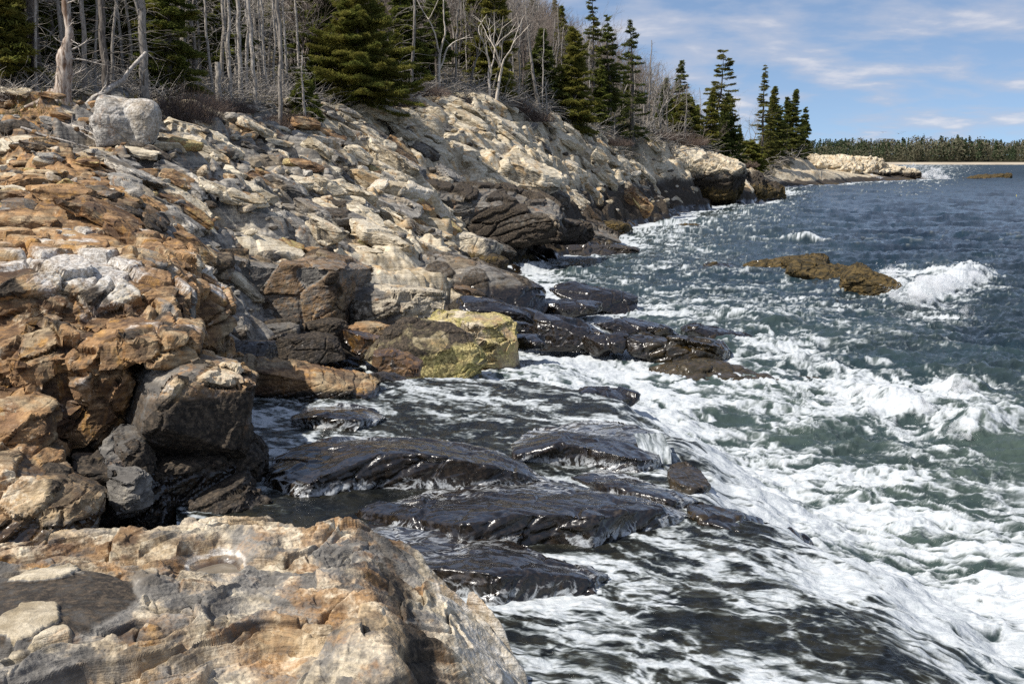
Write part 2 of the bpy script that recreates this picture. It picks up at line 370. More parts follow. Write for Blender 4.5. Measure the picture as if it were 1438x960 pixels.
def slabs(x, y, sx, sy, ang, seed, tilt):
    c, s = math.cos(ang), math.sin(ang)
    qx = (x * c + y * s) / sx; qy = (-x * s + y * c) / sy
    qx = qx + .35 * perlin2(x / sx * .9, y / sy * .9, seed + 3); qy = qy + .35 * perlin2(x / sx * .9 + 7, y / sy * .9, seed + 4)
    f1, f2, cx, cy, vx, vy = voro2(qx, qy, seed)
    z = np.zeros_like(cx)
    o = hf(cx, cy, z, seed + 8) - .5; gx = (hf(cx, cy, z, seed + 9) - .5) * tilt + .12 * tilt; gy = (hf(cx, cy, z, seed + 10) - .62) * tilt
    return (o - gx * vx - gy * vy) * sstep(0, .13, f2 - f1) - .30 * np.exp(-((f2 - f1) / .08) ** 2), hf(cx, cy, z, seed + 11)
def land(x, y, detail=True):
    b = base_h(x, y)
    st, s = shelf_t(x, y)
    inl = inland(x, y)
    rk = 1 - sstep(-.04, .06, inl)                         # bare rock, not wood
    tint = np.full(x.shape, .5)
    b = b - .7 * sstep(21, 18, y) * sstep(300, 240, 719 + FPX * x / y)
    if detail:
        rough = rk * sstep(-.6, .8, b) * (.35 + .65 * sstep(20, 34, y))
        big, t1 = slabs(x, y, 3.6, 1.9, -.35, 3, 1.5); med, t2 = slabs(x, y, 1.5, .75, -.25, 23, 1.4); sm, t3 = slabs(x, y, .62, .34, -.3, 43, 1.3)
        far = sstep(45, 110, y)
        Hs = .50 + .0075 * y; ph = (b + .10 * x + .9 * fbm2(x * .16, y * .12, 3, 81)) / Hs; kf = np.floor(ph); fr = ph - kf
        b = b + rough * .85 * Hs * (sstep(.50, .92, fr) - fr)
        rough = rough * (1 - .55 * sstep(130, 200, y))
        b = b + rough * ((.38 + .55 * far) * big + (.40 + .05 * far) * med + .15 * sm)
        b = b + rough * (.05 * fbm2(x * 2.2, y * 2.2, 4, 61) + .02 * fbm2(x * 9, y * 9, 2, 65))
        b = b + (1 - rk) * (.25 * fbm2(x * .5, y * .5, 3, 67) + .05 * fbm2(x * 4, y * 4, 2, 69))
        tint = .45 * t1 + .35 * t2 + .2 * t3
        sl, t4 = slabs(x, y, 1.7, .8, -.5, 73, .9)
        shz = .78 * st - 1.1 * (1 - st) + st * (.07 * sl + .05 * fbm2(x * 1.5, y * 3, 4, 77) - .04)
    else:
        shz = .78 * st - 1.1 * (1 - st)
    return np.maximum(b, shz), tint, st, inl
def land_z(x, y, detail=True):
    return float(land(np.array([float(x)]), np.array([float(y)]), detail)[0][0])
def water_level(x, y):
    st, s = shelf_t(x, y)
    near = sstep(30, 24, y) * sstep(2.2, .6, x) * .22       # the surge piled up behind the yellow boulders
    return np.maximum(.87 * st, near)

def zones(x, y, z, tint):
    """what the rock is like from place to place: rust, cream, wet, dark, weed ..."""
    px = 719 + FPX * x / y; wl = water_level(x, y)
    h = z - wl; n = fbm2(x * .35, y * .35, 3, 201)
    k = np.clip(y / 40, .6, 2.2) * (1 - .6 * sstep(110, 190, y))
    wet = sstep(.55, .05, (h + .25 * n) / k)
    dark = sstep(2.1, .7, (h + .9 * n) / k) * .95
    weed = sstep(.9, .3, h + .4 * n) * sstep(28, 40, y) * .8 * (1 - .6 * sstep(.3, -.2, n))
    rust = sstep(300, 120, px) * sstep(33, 27, y) * .95 + .45 * sstep(.05, .45, n) * sstep(75, 45, y)
    cream = sstep(380, 560, px + 90 * n) * .95 + .38 * sstep(-.1, .4, -n) * sstep(240, 380, px)
    inl = inland(x, y)
    soil = sstep(-.05, .05, inl + .06 * n)
    rust = np.maximum(rust, .75 * sstep(-.25, -.1, inl) * sstep(140, 60, px))
    return dict(rust=rust * (1 - .7 * dark), cream=cream * (1 - dark), wet=wet, dark=dark, weed=weed, soil=soil)

def build_land():
    cols = np.concatenate([np.linspace(-700, -60, 90, endpoint=False), np.linspace(-60, 1150, 760, endpoint=False), np.linspace(1150, 1750, 140)])
    rows = np.exp(np.concatenate([np.linspace(math.log(2.5), math.log(15), 260, endpoint=False), np.linspace(math.log(15), math.log(130), 1150, endpoint=False), np.linspace(math.log(130), math.log(460), 200)]))
    PX, Y = np.meshgrid(cols, rows); X = (PX - 719) / FPX * Y
    Z, tint, st, inl = land(X, Y)
    Z = blur2(Z, 1)
    zn = zones(X, Y, Z, tint)
    nr, nc = X.shape
    idx = np.arange(nr * nc).reshape(nr, nc)
    F = np.stack([idx[:-1, :-1], idx[:-1, 1:], idx[1:, 1:], idx[1:, :-1]], -1).reshape(-1, 4)
    V = np.stack([X, Y, Z], -1).reshape(-1, 3)
    me = mesh_from('bedrock', V, F, dict(tint=tint.ravel(), **{k: v.ravel() for k, v in zn.items()}), False, ROCK)
    tag(link('shore_terrain', me), 'rocky shore of fractured slabs rising from the sea to the wood', None, None, 'structure')
build_land()
# ------------------------------------------------------------------ water
FP = [ # px, py, foam, green
 (1200,280,.10,.0),(1400,270,.08,0),(1400,330,.08,0),(1250,330,.1,0),(1150,310,.14,.1),(1105,290,.55,.3),(1000,300,.6,.5),(930,320,.72,.6),(1060,320,.5,.5),(1120,335,.5,.3),(1130,258,.7,.2),(1230,255,.62,.2),(1300,249,.85,.2),(1400,258,.35,.1),(1300,265,.1,0),(1190,268,.15,0),
 (950,350,.5,.5),(1050,345,.4,.3),(900,372,.5,.4),(800,380,.6,.6),(730,378,.5,.4),(850,365,.3,.3),(950,388,.5,.2),(1000,400,.42,.1),(1050,412,.52,.2),(1150,425,.45,.1),(950,430,.62,.6),(1020,430,.58,.5),(1100,450,.58,.5),(1200,450,.46,.3),(1250,470,.36,.3),(1050,470,.58,.6),(1130,492,.68,.5),(1200,500,.42,.3),(1300,500,.34,.3),(1400,470,.26,.1),(1420,420,.2,.1),(1330,405,.9,.3),(1380,390,.55,.3),(1300,440,.55,.2),(1420,520,.3,.3),(1350,350,.1,0),(1100,350,.15,.1),(1430,380,.15,0),
 (760,490,.8,.6),(800,500,.82,.6),(870,500,.8,.5),(720,540,.75,.5),(620,545,.8,.5),(800,545,.74,.6),(900,545,.82,.7),(1000,560,.74,.8),(1100,570,.6,.9),(1050,600,.62,.8),(1150,600,.5,.9),(1230,545,.9,.5),(1290,570,.88,.5),(1340,545,.75,.5),(1400,560,.45,.6),(1200,620,.36,.6),(1300,620,.48,.6),(1350,600,.65,.9),(1425,620,.36,1),(1410,660,.42,.9),(1100,650,.74,.6),(1200,680,.68,.8),(1300,700,.68,.8),(1400,700,.6,.6),(1250,760,.7,.9),(1350,780,.8,.8),(1430,850,.95,.3),(1150,760,.85,.4),(1250,840,.8,.3),(1350,900,.78,.3),(1400,760,.72,.7),
 (600,580,.62,0),(700,600,.55,0),(800,600,.5,.1),(400,600,.56,0),(560,600,.54,0),(440,700,.62,0),(500,720,.52,0),(560,760,.2,0),(650,700,.42,0),(640,860,.66,0),(700,900,.72,.1),(750,830,.55,0),(850,800,.55,0),(900,770,.7,0),(950,850,.62,0),(1000,900,.62,.1),(1100,900,.60,.1),(1150,850,.62,.1),(1050,800,.52,.1),(1000,760,.6,.1),(950,740,.6,.1),(800,930,.62,.2),(900,930,.48,.3),(1200,930,.58,0),(850,680,.55,0),(620,800,.3,0),(1300,955,.5,0)]
_fp = np.array(FP)
_fd = (CAMZ * FPX) / (CAMZ / (CAMZ - np.array([Pz(a, b, .2)[2] for a, b, *_ in FP])) * np.array([Pz(a, b, .2)[1] for a, b, *_ in FP]))
_fq = np.array([(p[0] / p[1] * FPX, 4.8 * FPX / p[1]) for p in (Pz(a, b, .2) for a, b, *_ in FP)])
def foam_map(x, y):
    qx = (x / y * FPX).ravel(); qy = (4.8 * FPX / y).ravel(); fo = np.empty(len(qx)); gr = np.empty(len(qx))
    for i in range(0, len(qx), 60000):
        dx = (qx[i:i + 60000, None] - _fq[:, 0]).astype(np.float32); dy = (qy[i:i + 60000, None] - _fq[:, 1]).astype(np.float32)
        w = np.exp(-(dx * dx / (2 * 38. ** 2) + dy * dy / (2 * 16. ** 2)) * .6) + 1e-5 / (1 + dx * dx / 4000 + dy * dy / 700) ** 2
        s = w.sum(1); fo[i:i + 60000] = (w @ _fp[:, 2]) / s; gr[i:i + 60000] = (w @ _fp[:, 3]) / s
    return fo.reshape(x.shape), gr.reshape(x.shape)
def seg_d(x, y, a, b):
    ex, ey = b[0] - a[0], b[1] - a[1]; l2 = ex * ex + ey * ey
    t = np.clip(((x - a[0]) * ex + (y - a[1]) * ey) / l2, 0, 1)
    sx = x - a[0] - t * ex; sy = y - a[1] - t * ey
    return np.sqrt(sx * sx + sy * sy), t, np.sign(ex * sy - ey * sx)
BREAK = [ # the breaking crests: two ends (px, py), height, width, foam
 ((1258,430), (1398,384), .62, .8, 1.0), ((1290,402), (1385,372), .3, .7, .8), ((1205,548), (1300,590), .38, .55, .95), ((1330,548), (1400,540), .35, .5, .7), ((1325,612), (1450,588), .36, .6, .7),
 ((1085,505), (1200,520), .28, .6, .7), ((700,382), (770,372), .35, .8, .5), ((790,378), (850,382), .3, .8, .45), ((900,318), (1040,318), .5, 1.4, .5), ((1085,337), (1180,345), .4, 1.0, .7),
 ((1120,262), (1180,256), .5, 3.0, .5), ((600,548), (700,556), .22, .5, .3), ((760,540), (880,545), .2, .5, .3), ((1010,440), (1110,462), .25, .8, .4)]
def water_surface(x, y):
    L = water_level(x, y); st, s = shelf_t(x, y)
    open_ = (1 - st)
    depthk = sstep(-.2, 3.0, -base_h(x, y))
    wx = .35 * fbm2(x * .25, y * .25, 2, 301); wy = .35 * fbm2(x * .25 + 5, y * .25, 2, 302)
    sw = fbm2(x * .10 + .02 * y, y * .17, 2, 303)
    ch = fbm2(x * .34 + wx, y * .62 + wy, 4, 305, .55, ridged=True)
    c2 = fbm2(x * 1.3 + wx * 2, y * 2.2 + wy * 2, 3, 311, .55, ridged=True)
    a = open_ * (.35 + .65 * depthk)
    lw = fbm2(x * .10 + wx * .4, y * .2 + wy * .4, 3, 309, .5, ridged=True)
    z = L + a * (.30 * sw + .30 * ch + (.10 - .07 * sstep(40, 110, y)) * c2 + .42 * sstep(35, 90, y) * lw) + .05 * open_ * fbm2(x * 3.1, y * 4.4, 3, 317)
    z = z + st * (.035 * fbm2(x * 1.6, y * 2.6, 3, 319) + .018 * fbm2(x * 5, y * 8, 2, 323, ridged=True) + .03 * sstep(.8, .2, st) * fbm2(x * 2, y * 2, 3, 327))
    fo, gr = foam_map(x, y)
    brk = np.zeros_like(x)
    for (a0, b0, hh, ww, ff) in BREAK:
        pa = Pz(*a0, .2)[:2]; pb = Pz(*b0, .2)[:2]
        wob = .55 * ww * fbm2(x * .45 / ww, y * .45 / ww, 3, 331)
        d, t, sg = seg_d(x + wob, y + wob * .5, pa, pb)
        prof = np.exp(-(d / ww) ** 2 * np.where(sg < 0, 2.2, .8)) * (.85 + .35 * fbm2(x * .6 / ww, y * .6 / ww, 2, 335)) * sstep(-.02, .25, t) * sstep(1.02, .7, t)
        z = z + hh * prof; brk = np.maximum(brk, ff * np.exp(-(d / (ww * 1.5)) ** 2) * sstep(-.02, .2, t) * sstep(1.02, .75, t))
    fo = np.maximum(fo, brk)
    fo = fo + .34 * sstep(-1.3, .1, base_h(x, y)) * sstep(27, 33, y) * sstep(400, 200, y) + .22 * np.clip(4 * st * (1 - st), 0, 1) * sstep(2., 4., x + (20 - y) * .15 + 1.5)
    # lacy, streaky foam
    al = math.radians(24); qx = x * math.cos(al) - y * math.sin(al); qy = x * math.sin(al) + y * math.cos(al)
    k = .6 + .4 * sstep(14, 40, y) + 1.3 * sstep(40, 140, y)
    w1 = fbm2(x * .7, y * .7, 4, 341); w2 = fbm2(x * .7 + 31, y * .7, 4, 343)
    r1 = 1 - np.abs(fbm2(qx * .40 / k + w1 * 1.5, qy * 1.35 / k + w2 * 1.5, 5, 345, .55)) * 2.6
    r2 = 1 - np.abs(fbm2(qx * 1.0 / k + w2 * 2.0, qy * 4.2 / k + w1 * 2.0, 4, 351, .6)) * 2.4
    cl = .5 + .9 * fbm2(qx * .5, qy * 1.1, 5, 357, .6)
    n = .42 * r1 + .26 * r2 + .42 * cl
    th = 1.16 - fo * .92
    foam = sstep(th - .30, th + .36, n)
    # whitecaps out at sea
    cap = sstep(.66, .92, ch * .7 + .5 * fbm2(x * .05, y * .05, 2, 361) + .1 * c2) * open_ * sstep(.5, .1, fo) * .6
    foam = np.maximum(foam, cap)
    z = z + .045 * foam * open_ + .13 * brk * foam * fbm2(x * 2.6, y * 2.6, 4, 371, .6)
    # thin crests tinted greener: sunlight through the water, put into the colour
    gr = np.clip(gr * .8 + .22 * sstep(.3, .9, ch) * open_ * sstep(60, 20, y), 0, 1)
    return z, foam, gr, st
def water_material():
    m, t = new_mat('sea_water')
    pos = t.n('ShaderNodeNewGeometry').outputs['Position']
    foam, gr, sh, far = t.attr('foam'), t.attr('green'), t.attr('shelf'), t.attr('open_sea')
    n1 = t.noise(pos, 2.2, 5, .6, .6); n2 = t.noise(t.vmul(pos, (.6, 1.9, 1), (0, 0, .4)), 8, 6, .62, .8)
    n3 = t.noise(t.vmul(pos, (.6, 2.4, 1), (0, 0, .4)), 24, 4, .65, .3)
    n0 = t.noise(t.vmul(pos, (.3, .55, 1)), .8, 4, .6, .4)
    body = t.mix(t.ramp(n0, .38, .62), (.005, .012, .021), (.010, .024, .036))
    body = t.mix(gr, body, t.mix(n1, (.030, .049, .043), (.078, .102, .082)))
    body = t.mix(sh, body, t.mix(t.ramp(n1, .4, .65), (.007, .008, .008), (.021, .020, .014)))
    f = t.math('ADD', foam, t.math('MULTIPLY', t.math('SUBTRACT', 1.0, t.math('MULTIPLY', far, .9)), t.math('ADD', t.math('MULTIPLY', t.math('SUBTRACT', n2, .5), .55), t.math('MULTIPLY', t.math('SUBTRACT', n3, .5), .22))))
    f = t.ramp(f, .12, .95)
    edgec = t.mix(f, (.16, .19, .175), (.56, .58, .59))
    fc = t.mix(t.ramp(n2, .3, .7), edgec, t.mix(1.0, edgec, (.70, .73, .74), 'MULTIPLY'))
    c = t.mix(f, body, fc)
    bs = t.n('ShaderNodeBsdfPrincipled'); t.l(c, bs.inputs['Base Color']); bs.inputs['IOR'].default_value = 1.333
    t.l(t.math('ADD', t.math('ADD', .09, t.math('MULTIPLY', far, .33)), t.math('MULTIPLY', f, .55)), bs.inputs['Roughness'])
    t.l(t.math('SUBTRACT', t.math('SUBTRACT', .27, t.math('MULTIPLY', far, .15)), t.math('MULTIPLY', f, .12)), bs.inputs['Specular IOR Level'])
    h = t.math('ADD', t.math('MULTIPLY', n1, 1.0), t.math('ADD', t.math('MULTIPLY', n2, .35), t.math('MULTIPLY', n3, .12)))
    bp = t.n('ShaderNodeBump'); bp.inputs['Strength'].default_value = .55; bp.inputs['Distance'].default_value = .09; t.l(h, bp.inputs['Height']); t.l(bp.outputs[0], bs.inputs['Normal'])
    out = t.n('ShaderNodeOutputMaterial'); t.l(bs.outputs[0], out.inputs[0])
    return m
WATER = water_material()
def build_water():
    cols = np.concatenate([np.linspace(230, 1450, 1020, endpoint=False), np.linspace(1450, 2100, 60)])
    q = np.concatenate([np.linspace(1600, 900, 40, endpoint=False), np.linspace(900, 20, 980, endpoint=False), np.geomspace(20, 1.6, 110)])
    rows = 4.7 * FPX / q
    PX, Y = np.meshgrid(cols, rows); X = (PX - 719) / FPX * Y
    Z, foam, gr, st = water_surface(X, Y)
    nr, nc = X.shape; idx = np.arange(nr * nc).reshape(nr, nc)
    G = base_h(X, Y)
    keep = (np.maximum(G, 0) < Z + .9) | (Y > 400)
    F = np.stack([idx[:-1, :-1], idx[:-1, 1:], idx[1:, 1:], idx[1:, :-1]], -1)
    kk = keep[:-1, :-1] | keep[:-1, 1:] | keep[1:, 1:] | keep[1:, :-1]
    F = F[kk]
    me = mesh_from('sea', np.stack([X, Y, Z], -1).reshape(-1, 3), F, dict(foam=foam.ravel(), green=gr.ravel(), shelf=sstep(.1, .9, st).ravel(), open_sea=sstep(35, 450, Y).ravel() ** .6), True, WATER)
    tag(link('sea_water', me), 'choppy blue green sea breaking white over the rocks', None, None, 'structure')
build_water()
# ------------------------------------------------------------------ large rocks and ledges
def voxel_union(parts, voxel, smooth=1):
    Vs = []; Fs = []; n = 0
    for V, F in parts:
        Vs.append(V); Fs.append(F + n); n += len(V)
    me = mesh_from('u', np.concatenate(Vs), np.concatenate(Fs))
    o = bpy.data.objects.new('u', me); COL.objects.link(o)
    md = o.modifiers.new('r', 'REMESH'); md.mode = 'VOXEL'; md.voxel_size = voxel; md.adaptivity = 0
    dg = bpy.context.evaluated_depsgraph_get(); ev = o.evaluated_get(dg); m2 = ev.to_mesh()
    V = np.empty(len(m2.vertices) * 3, np.float32); m2.vertices.foreach_get('co', V); V = V.reshape(-1, 3).astype(float)
    F = np.empty(len(m2.loops), np.int32); m2.loops.foreach_get('vertex_index', F)
    lt = np.empty(len(m2.polygons), np.int32); m2.polygons.foreach_get('loop_total', lt)
    assert (lt == 4).all(); F = F.reshape(-1, 4)
    ev.to_mesh_clear(); bpy.data.objects.remove(o); bpy.data.meshes.remove(me)
    for _ in range(smooth):
        A = np.zeros_like(V); cnt = np.zeros(len(V))
        for k in range(4):
            for c in range(3): A[:, c] += np.bincount(F[:, k], V[F[:, (k + 1) % 4], c], len(V)) + np.bincount(F[:, k], V[F[:, (k + 3) % 4], c], len(V))
            cnt += 2 * np.bincount(F[:, k], minlength=len(V))
        V = V * .4 + .6 * A / cnt[:, None]
    return V, F
def prism(pts, zb, flare=.12):
    """a slab: its top outline given corner by corner, walls going down to zb"""
    T = np.array([Pz(*p) for p in pts]); n = len(T); c = T[:, :2].mean(0)
    Bt = T.copy(); Bt[:, 2] = zb; Bt[:, :2] += (T[:, :2] - c) * flare
    bm = bmesh.new(); t = [bm.verts.new(v) for v in T]; b = [bm.verts.new(v) for v in Bt]
    bm.faces.new(t); bm.faces.new(b[::-1])
    for i in range(n): bm.faces.new((t[i], b[i], b[(i + 1) % n], t[(i + 1) % n]))
    bmesh.ops.recalc_face_normals(bm, faces=bm.faces); bmesh.ops.triangulate(bm, faces=bm.faces)
    bm.verts.index_update()
    V = np.array([v.co[:] for v in bm.verts]); F = np.array([[v.index for v in f.verts] for f in bm.faces]); bm.free()
    return V, F
def chunk(px, py, d, w, h, dep, yaw=0, pitch=0, roll=0, seed=1, boxy=.7, n=12, level=4, sharp=22):
    s = d / FPX; V, F = poly_rock((w * s, dep, h * s), seed, level, n, boxy, sharp)
    return V @ rotm(R(pitch), R(roll), R(yaw)).T + P(px, py, d), F
TILT = rotm(R(18), R(-14), R(-20))
def wetness(V, z0=.9, z1=1.5, top=None, wl=None, seed=5):
    n = perlin3(V[:, 0] * 1.1, V[:, 1] * 1.1, V[:, 2] * 1.1, seed)
    wl = water_level(V[:, 0], V[:, 1]) if wl is None else wl
    return sstep(z1, z0, V[:, 2] - wl + .3 * n)
def big(name, parts, label, voxel=.03, attrs=None, seed=1, wz=(.15, .6), dz=(.5, 1.2), smooth=1, cat='rock', rk=None, group=None, soft=False):
    V, F = voxel_union(parts, voxel, smooth)
    k = dict(cell=(.55, .5, .24), off=.045, crack=.035, cw=.06, th=.1, sa=.012, fa=.02, fs=1.8, fine=.012, R3=TILT); k.update(rk or {})
    V, cid = rockify(V, F, seed, **k)
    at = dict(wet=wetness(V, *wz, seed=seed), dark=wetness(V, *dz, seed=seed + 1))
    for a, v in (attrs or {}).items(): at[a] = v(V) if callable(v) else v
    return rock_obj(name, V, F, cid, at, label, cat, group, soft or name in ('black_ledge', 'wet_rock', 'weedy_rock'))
def nz(V, s, seed): return fbm3(V[:, 0] * s, V[:, 1] * s, V[:, 2] * s, 3, seed)

# the rusty outcrop rising at the left edge
big('rock_outcrop', [
    chunk(40, 480, 17.2, 430, 250, 5.0, 8, 0, 0, 1), chunk(130, 372, 20, 330, 62, 4.6, 10, 4, 4, 2), chunk(80, 430, 16.6, 300, 130, 3.6, 20, 10, 8, 3, .4),
    chunk(212, 412, 17.8, 120, 90, 2.6, 25, 6, 12, 4, .35), chunk(226, 476, 14.9, 126, 58, 2.6, 15, 0, 10, 5, .8), chunk(40, 560, 14.9, 260, 230, 2.8, 12, 8, -4, 6, .4),
    chunk(135, 560, 14.5, 110, 230, 2.0, 20, 4, 14, 7, .3), chunk(85, 520, 14.4, 110, 150, 1.6, 10, 6, 18, 8, .3), chunk(-20, 640, 13.6, 200, 130, 2.0, 0, 0, 5, 9, .6), chunk(190, 560, 16.2, 170, 260, 2.6, 0, 0, 0, 10, .6),
    chunk(270, 440, 19.5, 110, 110, 3.0, 20, 0, 8, 11), chunk(-250, 500, 16.5, 420, 330, 6, 0, 0, 0, 12), chunk(60, 350, 22, 300, 50, 4, 0, 0, 0, 13), chunk(165, 640, 14.6, 130, 170, 1.6, 0, 0, 20, 14, .4), chunk(40,600,13.7,120,110,1.2,30,10,20,15,.3)],
    'massive rusty orange outcrop with a broad white patch on top and a shaded broken face', .034,
    dict(rust=lambda V: .92 - .75 * sstep(.1, .4, nz(V, .8, 3)), salt=lambda V: np.maximum(.9 * sstep(1.25, .35, np.hypot((V[:, 0] + 6.3) / 1.15, (V[:, 1] - 16.6) / 1.3) + .9 * nz(V, 1.1, 4)) * sstep(2.1, 2.6, V[:, 2]), .62 * sstep(.05, .4, nz(V, 1.3, 6))),
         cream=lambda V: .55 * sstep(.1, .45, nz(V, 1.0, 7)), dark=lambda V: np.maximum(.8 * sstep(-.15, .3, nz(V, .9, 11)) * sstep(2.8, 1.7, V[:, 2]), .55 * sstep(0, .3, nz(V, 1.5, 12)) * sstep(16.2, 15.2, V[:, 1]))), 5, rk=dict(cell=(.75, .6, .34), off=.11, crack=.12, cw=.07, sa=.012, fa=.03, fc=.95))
big('broken_rock', [chunk(265, 575, 14.2, 165, 140, 1.9, 28, 0, 14, 31, .9, 6), chunk(300, 530, 14.6, 110, 60, 1.4, 28, -10, 28, 32, .9, 5)],
    'large angular grey brown block with a sunlit pointed top corner under the overhanging outcrop', .024, dict(rust=.52, cream=.2, salt=lambda V: .42 * sstep(0, .4, nz(V, 2, 8)), dark=lambda V: .60 + .4 * sstep(2.0, 1.2, V[:, 2]) - .62 * sstep(2.1, 2.4, V[:, 2])), 6, rk=dict(cell=(.9, .9, .7), off=.03, sa=.0, fa=.03, fine=.016))  # front darkened, top corner left paler: shade and sun put into the colour
big('broken_rock', [chunk(255, 685, 13.9, 150, 120, 1.5, 24, 0, 5, 33, .8, 8)], 'near black wet block directly beneath the large angular block', .026, dict(dark=.75, ochre=lambda V: .5 * sstep(.1, .4, nz(V, 2.5, 9))), 7)
big('broken_rock', [chunk(203, 690, 13.3, 62, 190, .9, 20, 0, -14, 34, .7, 8)], 'tall dark leaning slab left of the near black wet block', .026, dict(dark=.62, cream=.4), 8)
big('broken_rock', [chunk(325, 645, 14.3, 85, 120, 1.2, 10, 0, 12, 35, .3), chunk(340, 655, 14.6, 60, 80, 1.0, 0, 0, 0, 36, .3)], 'rounded black rock at the water right of the angular block', .026, dict(dark=.95, wet=.35), 9)
big('broken_rock', [chunk(318, 712, 13.5, 100, 70, 1.0, 15, 0, -22, 37, .6), chunk(350,725,13.4,70,50,.8,0,0,-10,38,.5)], 'low layered black rock at the foot of the angular block', .024, dict(dark=.85, wet=.4), 10, rk=dict(sa=.035, th=.08))
big('broken_rock', [chunk(128, 668, 12.9, 66, 66, .7, 30, 10, 10, 41, .6)], 'bright orange brown block wedged low against the outcrop', .022, dict(rust=1.0), 11)
big('broken_rock', [chunk(180, 690, 12.6, 62, 70, .6, 10, 10, -10, 42, .5), chunk(160, 650, 13.1, 60, 50, .6, 10, 0, 20, 43, .6)], 'cracked grey block beside the bright orange brown one', .022, dict(dark=.3), 12)
big('broken_rock', [chunk(55, 715, 12.0, 190, 120, 1.6, 15, -12, 8, 44, .4), chunk(30, 655, 12.6, 120, 80, 1.2, 10, 0, 20, 45, .5)], 'weathered tan and brown rock heap at the lower edge of the outcrop', .026, dict(rust=.8, cream=.22, dark=lambda V: .6 * sstep(-.1, .3, nz(V, 1.2, 10))), 13)
big('broken_rock', [chunk(25, 600, 12.9, 110, 60, 1.0, 20, 8, -8, 46, .6)], 'glowing orange stained slab leaning on the dark lower outcrop', .024, dict(rust=1.0), 14)
# the ridge with its tall shaded face
big('rock_ledge', [chunk(392, 412, 28.2, 230, 108, 2.6, -8, 0, 3, 51, 1.0, 5), chunk(330, 395, 27.6, 110, 76, 2.2, 25, 0, 0, 52, .9, 6), chunk(450, 405, 28.6, 100, 110, 2.0, -15, 0, 8, 53, .9, 6), chunk(300,378,26,60,50,1.6,10,0,0,54,.8)],
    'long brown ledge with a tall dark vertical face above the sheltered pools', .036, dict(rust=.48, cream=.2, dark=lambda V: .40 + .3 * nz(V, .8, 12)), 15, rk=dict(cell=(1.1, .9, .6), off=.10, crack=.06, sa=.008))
big('boulder', [chunk(535, 440, 28.2, 118, 84, 1.9, -10, 0, 6, 55, .35), chunk(592, 432, 28.5, 72, 74, 1.5, 10, 0, 10, 56, .35), chunk(500, 420, 28.8, 60, 50, 1.3, 0, 0, 0, 57, .4)],
    'rounded grey brown double boulder right of the dark faced ledge', .03, dict(cream=.42, dark=.25, salt=.2), 16, rk=dict(cell=(1.6, 1.4, 1.0), off=.04, sa=.02, fa=.05))
for (px, py, d, w, h, sd, lb, at) in [
    (318, 470, 24.4, 84, 60, 61, 'blocky brown rock with pale flecks below the left end of the dark faced ledge', dict(rust=.3, dark=.4, salt=.4)),
    (385, 466, 25.5, 78, 36, 62, 'small dark angular rock under the middle of the dark faced ledge', dict(dark=.6, salt=.3)),
    (430, 488, 25.2, 110, 44, 63, 'low black wet rock between the dark faced ledge and the orange slab', dict(dark=.95, wet=.4)),
    (460, 462, 26.2, 60, 34, 64, 'dark lump at the right foot of the dark faced ledge', dict(dark=.85)),
    (268, 425, 20.5, 34, 52, 65, 'small upright orange tan block standing in the notch beside the rusty outcrop', dict(rust=.8)),
    (272, 388, 21.5, 56, 32, 66, 'chalky white rock in the notch above the upright orange block', dict(salt=1.0, cream=.8)),
    (290, 412, 22.0, 60, 28, 67, 'thin grey layered slabs stacked beside the upright orange block', dict(cream=.1)),
    (340, 495, 23.0, 110, 36, 68, 'flat dark wet rock just behind the orange slab', dict(dark=.9, wet=.5))]:
    big('shore_rock', [chunk(px, py, d, w, h, w * d / FPX * .8, RS.uniform(-25, 25), 0, RS.uniform(-8, 8), sd, .6, 9)], lb, .028, at, sd, rk=dict(cell=(.6, .5, .35), off=.03))
big('flat_rock', [chunk(428, 536, 20.2, 250, 40, 1.3, -4, 8, 9, 71, .75, 8), chunk(345, 522, 20.9, 120, 42, 1.2, 8, 0, 6, 72, .6)],
    'tilted orange brown slab with a pale worn top at the edge of the dark pools', .024, dict(rust=1.0, cream=lambda V: .35 * sstep(1.35, 1.65, V[:, 2]), wet=lambda V: sstep(1.15, .85, V[:, 2]) * .8, dark=lambda V: .25 + .6 * sstep(1.1, .85, V[:, 2])), 17, rk=dict(cell=(1.2, .8, .2), off=.03, crack=.03, sa=.02))
def boul(px, py, d, w, h, dep, label, attrs, seed, boxy=.4, yaw=0, roll=0, pitch=0, name='boulder', lv=.02, rk=None, extra=()):
    k = dict(cell=(.9, .9, .6), off=.025, crack=.02, sa=.0, fa=.035, fs=2.2, fine=.012); k.update(rk or {})
    return big(name, [chunk(px, py, d, w, h, dep, yaw, pitch, roll, seed, boxy)] + list(extra), label, lv, attrs, seed, rk=k)
boul(656, 486, 26.3, 138, 92, 1.8, 'big yellow green boulder standing at the edge of the surf', dict(ochre=lambda V: .70 - .55 * sstep(-.1, .3, nz(V, 1.8, 21)), cream=1.0, dark=lambda V: .7 * sstep(.15, .4, nz(V, 1.1, 22)) , wet=lambda V: .8 * sstep(.5, .25, V[:, 2])), 81, .8, -12, 4, 14, extra=[chunk(690, 484, 26.2, 70, 88, 1.5, 5, 0, -4, 181, .85)])
boul(606, 497, 24.4, 150, 78, 1.4, 'yellow brown boulder with a black crown leaning in front of the yellow green one', dict(ochre=.62, cream=.9, dark=lambda V: .62 * sstep(.75, 1.0, V[:, 2] + .3 * nz(V, 1.2, 23) - .25 * (V[:, 0] + 1.9)) + .8 * sstep(.45, .25, V[:, 2]), wet=lambda V: .8 * sstep(.45, .25, V[:, 2])), 82, .45, -10, 18, 20, extra=[chunk(560, 488, 25.4, 60, 62, 1.1, 0, 0, 0, 182, .5)])
